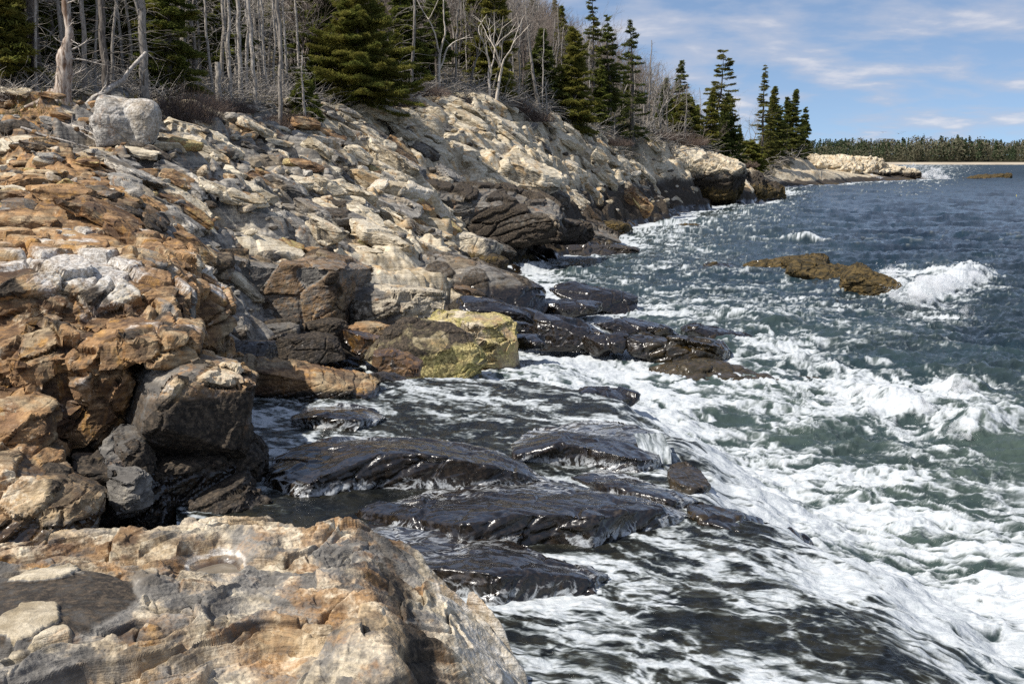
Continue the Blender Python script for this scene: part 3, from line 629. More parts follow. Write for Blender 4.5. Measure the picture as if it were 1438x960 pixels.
boul(516, 466, 26.3, 64, 28, .9, 'rust red cap rock perched behind the two yellow boulders', dict(rust=1.0, dark=.25), 83, .6, 10, -4, name='red_rock')
boul(520, 487, 25.6, 78, 40, .9, 'glossy dark red slab propped against the yellow brown boulder', dict(rust=1.0, dark=.2, wet=.6), 84, .7, 5, 20, name='red_rock')
boul(556, 511, 22.6, 78, 34, .7, 'rusty wedge of rock at the waterline in front of the yellow boulders', dict(rust=1.0, dark=.35, wet=.5), 85, .7, -5, 22, name='red_rock')
boul(540, 533, 21.4, 70, 24, .7, 'small black and yellow rock at the right end of the orange slab', dict(dark=.9, ochre=.5, wet=.5), 86, .4, 0, 14, name='red_rock')
# dark wet rocks in the wash, middle distance
DW = dict(dark=.95, wet=.75, foamy=lambda V: .55 * sstep(-.1, .3, nz(V, .8, 63)))
big('wet_rock', [chunk(675, 405, 35, 170, 76, 3.0, -12, 0, 14, 91, .3), chunk(610, 400, 35.5, 120, 60, 2.5, 0, 0, -8, 92, .4), chunk(730, 420, 34.6, 90, 40, 2.0, 0, 0, 16, 93, .3)],
    'broad humped dark rock with a brown sunlit crown between the pale ledges and the surf', .04, dict(dark=lambda V: .95 - .6 * sstep(1.0, 1.7, V[:, 2] + .4 * nz(V, .8, 24)), wet=lambda V: .7 * sstep(1.7, 1.0, V[:, 2])), 18, rk=dict(sa=.01, th=.16, off=.05, cell=(1.2, .9, .5)))  # wet foot dark; crown lightened in the colour to look sunlit
WR = [(695, 440, 31.5, 140, 38, 2.0, 12, 'low glossy black rock behind the yellow green boulder'), (832, 418, 38, 116, 36, 2.2, 12, 'black rock with a yellow brown seaward tip, furthest out of the wet cluster'),
      (795, 432, 35, 84, 24, 1.6, 6, 'dark rock half awash in the middle of the wet cluster'), (795, 468, 29.2, 100, 44, 1.5, 10, 'glossy black hump with water pouring off both its sides'), (896, 464, 31, 112, 26, 1.6, 14, 'low dark rock with white water spilling through its cracks'),
      (740, 480, 27, 48, 26, .9, 0, 'small smooth black rock right beside the yellow green boulder'), (855, 480, 28.2, 60, 28, 1.0, -6, 'little dark rock smothered in foam between two black humps'), (718, 458, 29.6, 64, 20, 1.2, 10, 'small black step of rock just right of the low glossy one')]
for i, (px, py, d, w, h, dep, roll, lb) in enumerate(WR):
    big('wet_rock', [chunk(px, py, d, w, h, dep, RS.uniform(-25, 5), 0, roll, 101 + i, .35), chunk(px + w * .25, py + h * .12, d - .3, w * .6, h * .7, dep * .7, 20, 0, roll, 121 + i, .4)], lb, .032, dict(DW, weed=.15), 19 + i, rk=dict(sa=.006, th=.12, cell=(.9, .7, .4)))
big('weedy_rock', [chunk(955, 498, 28, 134, 40, 1.8, -14, 0, 9, 131, .4), chunk(985, 492, 28, 80, 34, 1.3, -10, 0, 6, 132, .5), chunk(920, 495, 28.6, 80, 36, 1.4, 0, 0, -6, 133, .3)], 'dark rock with an olive brown weedy top lying in the wash', .03, dict(dark=.8, wet=.6, weed=lambda V: .95 * sstep(2.9, 3.7, V[:, 0] + .5 * nz(V, 1, 25))), 28)
big('weedy_rock', [chunk(1010, 476, 31.5, 120, 34, 1.8, -10, 0, 8, 134, .35)], 'low olive black rock awash behind the weedy topped one', .032, dict(dark=.85, wet=.7, weed=.4), 29)
big('weedy_rock', [chunk(1080, 537, 25.8, 250, 22, 1.5, -8, 0, 3, 135, .6), chunk(990, 520, 26.3, 130, 24, 1.4, 0, 0, 2, 136, .5)], 'long low reef with a yellow brown edge just breaking the surface', .032, dict(weed=1.0, wet=.5), 30)
boul(658, 356, 46.5, 90, 58, 2.4, 'olive brown rounded boulder above the upper pool', dict(cream=.4, dark=lambda V: .5 * sstep(1.9, .9, V[:, 2]), weed=lambda V: .75 * sstep(1.6, .9, V[:, 2])), 141, .3, 0, 10, lv=.04, rk=dict(fa=.06))
boul(692, 370, 45.6, 44, 30, 1.0, 'small dark rock tucked beside the olive brown boulder', dict(dark=.9, weed=.4), 142, .4, lv=.04)
big('rock_ledge', [chunk(790, 352, 61, 210, 34, 4.2, -6, 0, 6, 143, .6), chunk(720, 350, 60, 140, 34, 3.5, 0, 0, 2, 144, .5), chunk(850, 354, 61, 100, 22, 2.4, 0, 0, 4, 145, .7)], 'long low black ledge pointing out into the surf below the pale slope', .06, dict(dark=1.0, wet=.5, rust=.5, weed=.2), 31, rk=dict(sa=.09, th=.3, cell=(1.5, .9, .5)))
big('rock_ledge', [chunk(848, 324, 77, 86, 28, 3, -8, 0, 4, 146, .4)], 'low brown weedy ledge in the surf beyond the long black one', .07, dict(dark=.7, weed=.75), 32, rk=dict(sa=.08, th=.3))
big('rock_ledge', [chunk(680, 300, 54, 250, 70, 6, -10, 0, 11, 147, .5), chunk(620, 285, 54, 160, 60, 5, 0, 0, 6, 148, .5), chunk(770, 322, 56, 110, 34, 3.6, -8, 0, 10, 149, .6)], 'great sloping dark grey bedrock ledge with pale streaks below the boulder slope', .06, dict(cream=lambda V: .55 * sstep(-.05, .35, nz(V, .6, 26)), rust=.2, dark=lambda V: .48 + .5 * sstep(2.4, 1.0, V[:, 2])), 33, rk=dict(sa=.07, th=.34, cell=(2.4, 1.6, .6), off=.14, crack=.12))
big('rock_ledge', [chunk(550, 282, 47, 150, 66, 4, -14, 0, 14, 150, .45)], 'pale cream bedrock hump streaked with rust left of the great sloping dark ledge', .05, dict(cream=.95, rust=.3, salt=.35), 34, rk=dict(sa=.02, th=.3, off=.08, cell=(1.5, 1.2, .7)))
big('rock_ledge', [chunk(560, 345, 43, 170, 44, 3, -10, 0, 10, 151, .5)], 'tan layered ledge where spray bursts behind the humped dark rock', .045, dict(cream=.6, dark=.15), 35, rk=dict(sa=.02, th=.22, cell=(1.6, 1.1, .5)))
big('rock_ledge', [chunk(545, 382, 38, 150, 40, 3.2, -10, 0, 8, 152, .5), chunk(600, 380, 38.5, 110, 34, 2.6, 0, 0, 10, 153, .4)], 'smooth grey ledge with pink and pale bands left of the humped dark rock', .04, dict(cream=.45, rust=.25, salt=.25), 36, rk=dict(sa=.015, th=.2, cell=(2, 1.4, .6)))
# the dark headland and rocks at its foot
big('headland_rock', [chunk(1040, 262, 143, 110, 46, 12, -30, 0, 22, 161, .5), chunk(990, 245, 128, 120, 66, 12, -20, 0, 20, 162, .5), chunk(1075, 273, 147, 56, 22, 8, -20, 0, 14, 163, .4)], 'dark brown rock nose of the nearer headland', .16, dict(cream=lambda V: .7 * sstep(2.4, 4.2, V[:, 2]), weed=lambda V: .8 * sstep(3.0, 1.0, V[:, 2] + nz(V, .3, 27)), dark=lambda V: .85 * sstep(5.0, 2.4, V[:, 2])), 37, rk=dict(cell=(3, 2.4, 1.4), off=.3, crack=.2, sa=.2, th=.7, fa=.25, fs=.5, fine=.04))
for i, (px, py, d, w, h, lb, cr) in enumerate([
    (1150, 236, 285, 120, 36, 'pale smooth bedrock hump on the far point', .95), (1205, 238, 300, 90, 32, 'tan bedrock hump next out along the far point', .8), (1245, 244, 315, 84, 22, 'brown low end of the far point', .55)]):
    big('headland_rock', [chunk(px, py, d, w, h, 20, 0, 0, 6, 171 + i, .4)], lb, .3, dict(cream=cr, dark=lambda V: .85 * sstep(2.6, 1.2, V[:, 2])), 38 + i, rk=dict(cell=(5, 4, 2), off=.5, crack=.4, sa=.4, th=1.2, fa=.4, fs=.3, fine=.06))
big('islet', [chunk(1386, 253, 318, 66, 15, 9, 0, 0, 0, 175, .3), chunk(1362, 254, 318, 24, 10, 6, 0, 0, 0, 176, .3)], 'low brown weed covered islet out beyond the far point', .25, dict(weed=1.0), 41, rk=dict(cell=(4, 3, 2), off=.2, crack=.2, fa=.3, fs=.4))
big('islet', [chunk(1110, 383, 52, 110, 44, 2.6, -20, 0, -4, 177, .4), chunk(1165, 394, 47.5, 130, 44, 2.4, -20, 0, 8, 178, .4), chunk(1228, 412, 42.6, 116, 56, 2.2, -24, 0, 14, 179, .4), chunk(1130, 374, 51, 60, 28, 1.8, 0, 0, 0, 180, .5)],
    'golden brown weedy islet that the white breaker is hitting', .045, dict(weed=lambda V: 1.0 - .3 * sstep(0, .4, nz(V, .8, 28)), ochre=lambda V: .3 * sstep(-.1, .3, nz(V, .7, 29)), wet=.35), 42, rk=dict(sa=.05, th=.2, off=.06))
big('islet', [chunk(1012, 380, 52.5, 60, 20, 1.4, 0, 0, 4, 185, .4), chunk(1042, 384, 51.5, 40, 14, 1.2, 0, 0, 4, 187, .4)], 'tiny weedy rock showing left of the golden brown islet', .04, dict(weed=1.0), 43)
big('islet', [chunk(968, 320, 82, 40, 10, 1.8, 0, 0, 4, 186, .4)], 'small brown rock in the surf off the boulder slope', .06, dict(weed=1.0), 44)
# black ledges across the shelf in front
LK = dict(cell=(1.0, .7, .3), off=.025, crack=.02, sa=.010, th=.09, fa=.05, fs=1.1, fine=.004)
LAT = dict(dark=.95, wet=.85)
def ledge(label, pts, zb, seed, at=None, extra=(), vox=.022):
    return big('black_ledge', [prism(pts, zb)] + list(extra), label, vox, {**LAT, 'foamy': lambda V: .85 * sstep(.32, .05, V[:, 2] - .87) * (nz(V, .9, 61) > -.2), 'salt': lambda V: .22 * sstep(.2, .4, nz(V, 1.4, 62)), **(at or {})}, seed, smooth=3, rk=LK)
ledge('black ledge with a deep shadowed undercut face behind the foam pool', [(380, 672, 1.0), (385, 640, .98), (430, 622, 1.0), (477, 613, .96), (560, 610, .95), (628, 616, .95), (690, 630, .95), (724, 642, .95), (772, 674, .92), (724, 660, 1.12), (660, 646, 1.26), (600, 638, 1.31), (532, 637, 1.3), (480, 655, 1.2), (439, 676, 1.08)], .5, 61)
ledge('widest black ledge, sloping to the cascade with a tall dark front', [(500, 716, .93), (560, 694, .92), (640, 676, .9), (700, 664, .9), (780, 672, .92), (845, 685, .94), (915, 697, .95), (978, 720, .92), (940, 722, 1.0), (900, 713, 1.12), (833, 726, 1.2), (775, 720, 1.22), (716, 722, 1.22), (650, 736, 1.15), (600, 728, 1.08)], .5, 62)
ledge('black ledge nearest the pale foreground rock, foam lapping its front', [(470, 790, .98), (470, 745, .95), (520, 728, .93), (600, 724, .94), (650, 734, .96), (716, 748, .98), (763, 776, 1.0), (858, 806, .92), (820, 810, 1.04), (760, 802, 1.12), (690, 806, 1.16), (640, 792, 1.14), (590, 800, 1.1), (530, 800, 1.05)], .5, 63)
ledge('dark ledge left of the little waterfall, streaked with running foam', [(726, 640, 1.0), (716, 622, .95), (750, 602, .92), (830, 586, .92), (890, 596, .95), (930, 612, .98), (925, 640, 1.0), (895, 645, 1.08), (850, 632, 1.14), (800, 622, 1.16), (755, 630, 1.1)], .5, 64)
ledge('small black rock ledge beyond the foam pool', [(408, 590, .98), (430, 572, .95), (480, 566, .93), (520, 572, .93), (545, 585, .93), (500, 588, 1.06), (450, 582, 1.1)], .5, 65)
ledge('narrow black ledge between the waterfall and the widest ledge', [(800, 668, .92), (840, 655, .92), (900, 668, .95), (960, 690, .96), (985, 704, .92), (930, 700, 1.02), (870, 684, 1.05)], .5, 66)
big('wet_rock', [prism([(940, 652, .92), (962, 646, .97), (985, 658, .96), (998, 678, .9), (982, 686, .92), (955, 680, .98), (940, 668, .98)], .4)], 'dark mussel covered rock at the foot of the little waterfall', .018, dict(dark=.95, wet=.5, weed=.35), 67, smooth=2)
ledge('black wedge of ledge running down into the surf below the cascade', [(960, 700, .93), (1040, 716, .9), (1110, 742, .55), (1168, 768, .15), (1110, 764, .5), (1040, 748, .88), (975, 724, .95)], -.6, 70, dict(foamy=.45, weed=.2))
big('wet_rock', [chunk(852, 556, 20.4, 84, 22, .9, 0, 0, 6, 196, .35)], 'smooth black hump just clear of the wash at the back of the shelf', .024, DW, 69)

# the pale foreground rock, close to the camera
def foreground_rock():
    nx, ny = 1060, 860
    X, Y = np.meshgrid(np.linspace(-5.2, .9, nx), np.linspace(3.2, 9.6, ny))
    EDGE = np.array([(-7, 8.05), (-3.9, 8.1), (-3.3, 8.35), (-2.5, 8.5), (-1.95, 8.75), (-1.55, 8.5), (-1.36, 8.6), (-1.1, 8.62), (-.86, 8.72), (-.55, 8.5), (-.2, 7.9), (.05, 7.6), (.35, 6.6), (.5, 5.4), (.6, 2.0), (-7, 2.0)])
    s = poly_sd(EDGE, X + .06 * fbm2(X * 3, Y * 3, 3, 401), Y + .06 * fbm2(X * 3 + 9, Y * 3, 3, 402))
    top = 2.19 + .08 * fbm2(X * .7, Y * .7, 3, 403) + .03 * (Y - 7)
    # the seaward side falls away to the right
    run = (X + 1.15) * .86 + (Y - 8.2) * .18
    top = top - .60 * np.maximum(run, 0) - .35 * np.maximum(run - .45, 0) + .03 * np.exp(-((run + .12) / .18) ** 2)
    # tilted sheets broken along a few long fractures
    wx = .28 * fbm2(X * .9, Y * .9, 3, 405); wy = .28 * fbm2(X * .9 + 5, Y * .9, 3, 406)
    c, sn = math.cos(.42), math.sin(.42)
    u = (X * c + Y * sn); v = (-X * sn + Y * c)
    def sheets(su, sv, wk, seed, off, tilt):
        f1, f2, cx, cy, vx, vy = voro2((u + wx * wk) * su, (v + wy * wk) * sv, seed); z0 = np.zeros_like(cx); e = f2 - f1
        h = (hf(cx, cy, z0, seed + 1) - .5) * off + (hf(cx, cy, z0, seed + 2) - .3) * -tilt * vy + (hf(cx, cy, z0, seed + 3) - .5) * tilt * vx
        return h * sstep(0, .022, e), e, hf(cx, cy, z0, seed + 4)
    h1, e1, t1 = sheets(.62, 1.25, 1.6, 440, .14, .26)
    h2, e2, t2 = sheets(1.3, 3.6, 2.2, 450, .11, .17)
    h3, e3, t3 = sheets(3.2, 9.5, 2.6, 460, .045, .06)
    m1 = sstep(-.35, .1, fbm2(X * 1.1, Y * 1.1, 2, 471)); m2 = sstep(-.2, .15, fbm2(X * 1.6, Y * 1.6, 2, 473)); m3 = sstep(-.15, .2, fbm2(X * 1.3 + 4, Y * 1.3, 2, 475))
    top = top + h1 + h2 + h3 - .10 * m1 * np.exp(-(e1 / .018) ** 2) - .06 * m2 * np.exp(-(e2 / .022) ** 2) - .022 * m3 * np.exp(-(e3 / .045) ** 2)
    tint = .5 * t1 + .3 * t2 + .2 * t3
    top = top + .030 * fbm2(u * 1.5 + wx, v * 5.0 + wy * 2, 4, 411, ridged=True) + .018 * fbm2(u * 5 + wx * 2, v * 15 + wy * 3, 4, 413, ridged=True) + .009 * fbm2(X * 40, Y * 44, 2, 414)
    # smooth dark intrusion at the left with two tan crusts
    gx, gy = Pz(60, 865, 2.25)[:2]
    dk = sstep(1.05, .86, np.hypot((X - gx) / .58, (Y - gy) / .62) + .10 * fbm2(X * 2, Y * 2, 2, 415))
    sm = 2.27 + .09 * np.sqrt(np.clip(1.3 - ((X - gx) / .58) ** 2 - ((Y - gy) / .62) ** 2, 0, 2)) + .006 * fbm2(X * 8, Y * 3, 3, 416) + .003 * fbm2(X * 30, Y * 30, 3, 417)
    top = top * (1 - dk) + sm * dk
    crust = np.zeros_like(X)
    for (px, py, rx, ry) in ((66, 808, .20, .20), (38, 878, .19, .22), (70,900,.09,.16)):
        ax, ay = Pz(px, py, 2.33)[:2]
        crust = np.maximum(crust, sstep(1.05, .9, np.hypot((X - ax) / rx, (Y - ay) / ry) + .6 * fbm2(X * 4.5, Y * 4.5, 5, 418)))
    top = top + .03 * crust
    # the little basin that holds a pool
    bx, by = Pz(303, 792, 2.2)[:2]
    rb = np.hypot((X - bx) / .20, (Y - by) / .26) + .25 * fbm2(X * 4, Y * 4, 3, 420)
    top = top * sstep(.6, 1.7, rb) + (2.12 + .03 * np.clip(rb, 0, 1) ** 2) * (1 - sstep(.6, 1.7, rb))
    side = np.clip(s, -2, 0)
    Z = np.where(s > 0, top - .10 * np.exp(-s / .10), top - .10 + side * 3.2)
    Z = np.maximum(Z, .2)
    n1 = fbm2(X * 1.3, Y * 1.3, 3, 421); n2 = fbm2(X * 2.6, Y * 2.6, 3, 422)
    salt = .62 * sstep(.9, .98, rb) * sstep(1.2, 1.0, rb) + .55 * sstep(.25, .55, run + .15 * n2)
    run2 = run + .12 * n2
    at = dict(rust=np.clip(.46 + .55 * n1 + .4 * (tint - .5), 0, .8) * (1 - dk), cream=np.clip(.38 + .40 * n2 + .5 * sstep(.3, .6, run2) + .9 * crust, 0, 1) * (1 - dk * (1 - crust)), dark=np.clip(.66 * dk * (1 - crust) + .55 * sstep(.02, .14, run2) * sstep(.36, .22, run2) + .8 * sstep(1.1, .6, Z), 0, 1),
              salt=np.clip(salt, 0, 1) * (1 - dk), wet=.55 * sstep(1.0, .8, rb), tint=np.where(dk > .5, .4, .28 + .46 * tint))
    Z = blur2(Z, 1)
    idx = np.arange(nx * ny).reshape(ny, nx)
    F = np.stack([idx[:-1, :-1], idx[:-1, 1:], idx[1:, 1:], idx[1:, :-1]], -1).reshape(-1, 4)
    F = F[(Z.ravel()[F] > .21).any(1)]
    V = np.stack([X, Y, Z], -1).reshape(-1, 3)
    o = rock_obj('foreground_rock', V, F, at.pop('tint').ravel(), {k: v.ravel() for k, v in at.items()}, 'broad pale tan and grey folded rock in the near corner with a tiny rain pool')
    # the pool
    an = np.linspace(0, 2 * np.pi, 40, endpoint=False)
    pv = np.stack([bx + .21 * np.cos(an), by + .27 * np.sin(an), np.full(40, 2.142)], 1)
    me = bpy.data.meshes.new('pool'); me.from_pydata([(0, 0, 0)] and (pv - np.array(o.location)).tolist(), [], [list(range(40))]); me.materials.append(POOL)
    link('pool', me, o)
def pool_material():
    m, t = new_mat('rain_pool')
    pos = t.n('ShaderNodeNewGeometry').outputs['Position']
    bs = t.n('ShaderNodeBsdfPrincipled'); t.l(t.mix(t.noise(pos, 8, 3), (.12, .10, .075), (.2, .17, .13)), bs.inputs['Base Color']); bs.inputs['Roughness'].default_value = .08; bs.inputs['IOR'].default_value = 1.333
    t.l(bs.outputs[0], t.n('ShaderNodeOutputMaterial').inputs[0]); return m
POOL = pool_material()
foreground_rock()
# the pale erratic boulder at the edge of the wood
def erratic():
    z0 = None
    V, F = voxel_union([chunk(157, 171, 32, 62, 74, 1.5, 14, 0, 0, 301, .45, 8, 4, 6), chunk(191, 170, 32.2, 76, 76, 1.6, -10, 0, 8, 302, .15, 6, 4, 4), chunk(170, 188, 32, 84, 44, 1.4, 0, 0, 0, 303, .2, 6, 4, 4)], .022, 3)
    V, cid = rockify(V, F, 77, cell=(2, 2, 2), fc=0, off=.02, crack=.02, cw=.05, fa=.05, fs=2.0, fine=.012)
    sal = .36 + .3 * nz(V, 1.6, 31)
    o = rock_obj('boulder', V, F, cid * .2 + .6, dict(salt=sal, cream=.14, dark=.22 * sstep(5.5, 6.3, V[:, 2]) * sstep(.1, .5, nz(V, 1.2, 33))), 'huge pale grey rounded boulder split by a seam, perched at the edge of the wood')
erratic()
# ------------------------------------------------------------------ loose rocks of the boulder slope
ORD = ['', 'second', 'third', 'fourth', 'fifth', 'sixth', 'seventh', 'eighth', 'ninth', 'tenth', 'eleventh', 'twelfth', 'thirteenth', 'fourteenth', 'fifteenth', 'sixteenth', 'seventeenth', 'eighteenth', 'nineteenth', 'twentieth']
def ordinal(i, n):
    if i == 0: return 'leftmost'
    if i == n - 1: return 'rightmost'
    return ORD[i] + ' from left' if i < len(ORD) else '%d from left' % (i + 1)
COLK = {  # attribute sets
 'pale grey': dict(cream=.22, salt=.28), 'grey': dict(cream=.08), 'dark grey': dict(dark=.42), 'cream': dict(cream=.95, salt=.12), 'rusty brown': dict(rust=.92), 'orange': dict(rust=1.0, ochre=.25), 'tan': dict(cream=.7, rust=.25), 'dark brown': dict(rust=.6, dark=.5)}
_noise_rock = [0]
def loose_mesh(dims, seed, level, at, R3, boxy):
    V, F = poly_rock(dims, seed, level, 10, boxy, 26)
    V = V @ R3.T
    big_ = max(dims)
    V, cid = rockify(V, F, seed, cell=(big_ * .6, big_ * .5, big_ * .22), off=big_ * .03, crack=big_ * .018, cw=.07, sa=big_ * .005, th=big_ * .09, fa=big_ * .018, fs=1.6 / big_, fine=big_ * .008, R3=R3)
    zr = V[:, 2].min()
    return V, F, cid
PLACED = []
def slope_frame(x, y):
    e = .5; z = land_z(x, y, False)
    gx = (land_z(x + e, y, False) - z) / e; gy = (land_z(x, y + e, False) - z) / e
    n = np.array([-gx, -gy, 1]); return n / np.linalg.norm(n)
# ones that can be told apart in the view: px, py of the middle, width, height in view, colour, label
HAND = [
 (258, 243, 92, 40, 'pale grey', 'big smooth pale grey wedge of rock tapering to the right', 'flat_rock'),
 (252, 251, 52, 22, 'orange', 'ochre orange rock lying against the smooth pale grey wedge', 'loose_rock'),
 (172, 213, 40, 16, 'orange', 'flat orange rock right under the huge pale boulder', 'loose_rock'),
 (95, 277, 88, 30, 'rusty brown', 'big two part rusty brown block on the orange bedrock', 'loose_rock'),
 (20, 270, 42, 26, 'orange', 'yellow orange lichen covered rock near the left margin', 'loose_rock'),
 (40, 300, 96, 28, 'rusty brown', 'brown slab with a white blotch below the lichen covered rock', 'flat_rock'),
 (145, 302, 110, 22, 'rusty brown', 'long low rusty slab in front of the two part block', 'flat_rock'),
 (262, 290, 80, 30, 'orange', 'bright rust orange split block among grey stones', 'loose_rock'),
 (218, 282, 80, 22, 'rusty brown', 'rust brown slab beside the bright rust orange split block', 'flat_rock'),
 (250, 303, 72, 28, 'pale grey', 'rounded pale grey banded rock below the bright rust orange block', 'loose_rock'),
 (185, 330, 96, 30, 'rusty brown', 'brown tabular block above the white patch of the outcrop', 'flat_rock'),
 (275, 345, 84, 28, 'rusty brown', 'reddish tan block behind the notch', 'loose_rock'),
 (375, 333, 104, 28, 'cream', 'big cream yellow tapered slab above the dark faced ledge', 'flat_rock'),
 (404, 328, 44, 18, 'orange', 'rust orange lump tucked behind the cream yellow slab', 'loose_rock'),
 (445, 337, 46, 14, 'rusty brown', 'flat rust red stone right of the cream yellow slab', 'loose_rock'),
 (455, 325, 50, 34, 'tan', 'upright tan grey tooth of rock beside the flat rust red stone', 'loose_rock'),
 (470, 318, 60, 14, 'grey', 'thin grey plank of rock leaning on the tan grey tooth', 'flat_rock'),
 (490, 262, 78, 30, 'cream', 'cream block with dark cracks on the middle of the boulder slope', 'loose_rock'),
 (425, 255, 34, 26, 'cream', 'cream rounded rock left of the cracked cream block', 'loose_rock'),
 (447, 262, 30, 24, 'cream', 'small cream rock nudging the cracked cream block', 'loose_rock'),
 (412, 297, 76, 30, 'grey', 'blue grey folded slab low on the boulder slope', 'flat_rock'),
 (440, 290, 56, 24, 'pale grey', 'pale blue grey slab overlapping the folded one', 'flat_rock'),
 (338, 242, 48, 14, 'tan', 'long tan block with an orange end beside the layered outcrop', 'flat_rock'),
 (375, 244, 24, 12, 'orange', 'small ochre rock right of the long tan block', 'loose_rock'),
 (363, 262, 60, 18, 'cream', 'flat pale slab in the middle of the grey stones', 'flat_rock'),
 (320, 229, 60, 14, 'tan', 'pair topped tan rock under the layered outcrop', 'loose_rock'),
 (148, 222, 38, 12, 'grey', 'grey slab left below the huge pale boulder', 'flat_rock'),
 (153, 236, 36, 13, 'grey', 'grey block under the grey slab below the huge boulder', 'flat_rock'),
 (190, 250, 76, 14, 'pale grey', 'long pale grey slab left of the smooth wedge', 'flat_rock'),
 (190, 264, 66, 18, 'grey', 'grey slab in front of the long pale one', 'flat_rock'),
 (230, 266, 34, 10, 'cream', 'white thin slab in front of the smooth pale wedge', 'flat_rock'),
 (120, 195, 46, 12, 'grey', 'grey tilted slab left of the huge pale boulder', 'flat_rock'),
 (450, 198, 34, 18, 'cream', 'pale tan leaning stone beside a dark hollow', 'loose_rock'),
 (430, 204, 30, 14, 'grey', 'grey stone at the dark hollow', 'loose_rock'),
 (610, 200, 54, 20, 'tan', 'banded grey tan block near the top of the boulder slope', 'flat_rock'),
 (665, 207, 68, 16, 'cream', 'long cream slab with a shadowed end near the top', 'flat_rock'),
 (650, 197, 60, 12, 'orange', 'ochre topped slab behind the long cream slab', 'flat_rock'),
 (632, 244, 44, 26, 'grey', 'grey rounded boulder with white edge on the mid slope', 'loose_rock'),
 (680, 267, 46, 26, 'tan', 'tan rounded boulder perched over the great sloping ledge', 'loose_rock'),
 (665, 230, 40, 20, 'cream', 'pale blocky rock above the grey rounded boulder', 'loose_rock'),
 (570, 213, 60, 20, 'rusty brown', 'orange brown slab on the mid slope', 'flat_rock'),
 (575, 226, 56, 14, 'pale grey', 'light grey slab under the orange brown slab', 'flat_rock'),
 (545, 203, 40, 14, 'grey', 'grey slab above the orange brown slab', 'flat_rock'),
 (525, 180, 50, 14, 'dark grey', 'dark brown slab high on the slope beneath the trees', 'flat_rock'),
 (530, 152, 24, 12, 'pale grey', 'pale round stone at the foot of the big spruce', 'loose_rock'),
 (660, 157, 56, 14, 'cream', 'bone white slab at the edge of the wood under the bare trees', 'flat_rock'),
 (700, 167, 60, 16, 'cream', 'long cream slab at the crest below the white birches', 'flat_rock'),
 (722, 185, 44, 16, 'cream', 'cream slab stepping down from the crest', 'flat_rock'),
 (730, 215, 44, 34, 'cream', 'broad cream slab standing on edge on the slope', 'flat_rock'),
 (760, 215, 36, 20, 'cream', 'angular cream block right of the slab on edge', 'loose_rock'),
 (803, 227, 44, 24, 'cream', 'rounded cream boulder on the far half of the slope', 'loose_rock'),
 (840, 222, 24, 20, 'cream', 'smooth cream egg of rock beside the rounded cream boulder', 'loose_rock'),
 (775, 265, 50, 30, 'dark grey', 'dark grey block at the foot of the pale slabs', 'loose_rock'),
 (812, 277, 28, 22, 'tan', 'olive tan block right of the dark grey one', 'loose_rock'),
 (803, 300, 36, 20, 'orange', 'golden brown weedy boulder at the waterline', 'loose_rock'),
 (895, 285, 46, 28, 'orange', 'golden rust slab dipping into the surf', 'flat_rock'),
 (800, 183, 34, 14, 'tan', 'tan brown leaning slab under the dark spruces', 'flat_rock'),
 (858, 195, 30, 12, 'cream', 'small cream rock on the skyline of the crest', 'loose_rock'),
]
def ray_land(px, py, d0=16, d1=330):
    ds = np.exp(np.linspace(math.log(d0), math.log(d1), 700)); r = ray(px, py)
    x = r[0] / r[1] * ds; z = CAMZ + r[2] / r[1] * ds
    h = land(x, ds, False)[0]
    k = np.argmax(h >= z)
    return float(ds[k]) if h[k] >= z[k] else None
def place_loose(name, x, y, dims, at, seed, level, label, group, yaw, tiltx=0., tilty=0., lift=.18):
    n = slope_frame(x, y); n = n * .75 + np.array([0, 0, .25]); n /= np.linalg.norm(n)
    R3 = np.array(Vector((0, 0, 1)).rotation_difference(Vector(n)).to_matrix()) @ rotm(tiltx, tilty, 0) @ rotm(0, 0, yaw)
    V, F, cid = loose_mesh(dims, seed, level, at, R3, .75)
    zz = land_z(x, y)
    V = V + np.array([x, y, zz + dims[2] * lift])
    o = rock_obj(name, V, F, cid, {k: v for k, v in at.items()}, label, 'rock', group)
    PLACED.append((x, y, .5 * max(dims[0], dims[1]) * .8)); return o
for i, (px, py, w, h, ck, lb, nm) in enumerate(HAND):
    d = ray_land(px, py + h * .30)
    if d is None: continue
    s = d / FPX; x = (px - 719) / FPX * d
    dims = (w * s * 1.08, w * s * RS.uniform(.55, .8), max(h * s * .95, .1))
    place_loose(nm, x, d, dims, COLK[ck], 500 + i, 5, lb, None, R(RS.uniform(-14, 14)), R(RS.uniform(-4, 8)), R(RS.uniform(2, 12) if nm == 'flat_rock' else RS.uniform(-6, 6)), .22)
def land_ok(px, d):
    x = (px - 719) / FPX * d; z = land_z(x, d, False)
    return x, z
LMARK = [(178, 205, 'near the huge pale boulder'), (258, 255, 'around the smooth pale wedge'), (80, 280, 'on the orange bedrock at left'), (330, 215, 'by the layered outcrop'), (370, 280, 'among the grey stones of the lower slope'),
         (490, 270, 'around the cracked cream block'), (540, 200, 'on the upper slope below the big spruce'), (620, 225, 'on the mid slope below the white slab'), (700, 200, 'below the white birches'), (720, 255, 'above the great sloping ledge'), (800, 215, 'below the dark spruces'), (860, 245, 'on the far pale slope'),
         (930, 235, 'over the near headland'), (1080, 240, 'in the cove behind the headland'), (450, 350, 'behind the dark faced ledge'), (760, 290, 'along the foot of the boulder slope'), (150, 325, 'above the rusty outcrop')]
cand = []
tries = 0
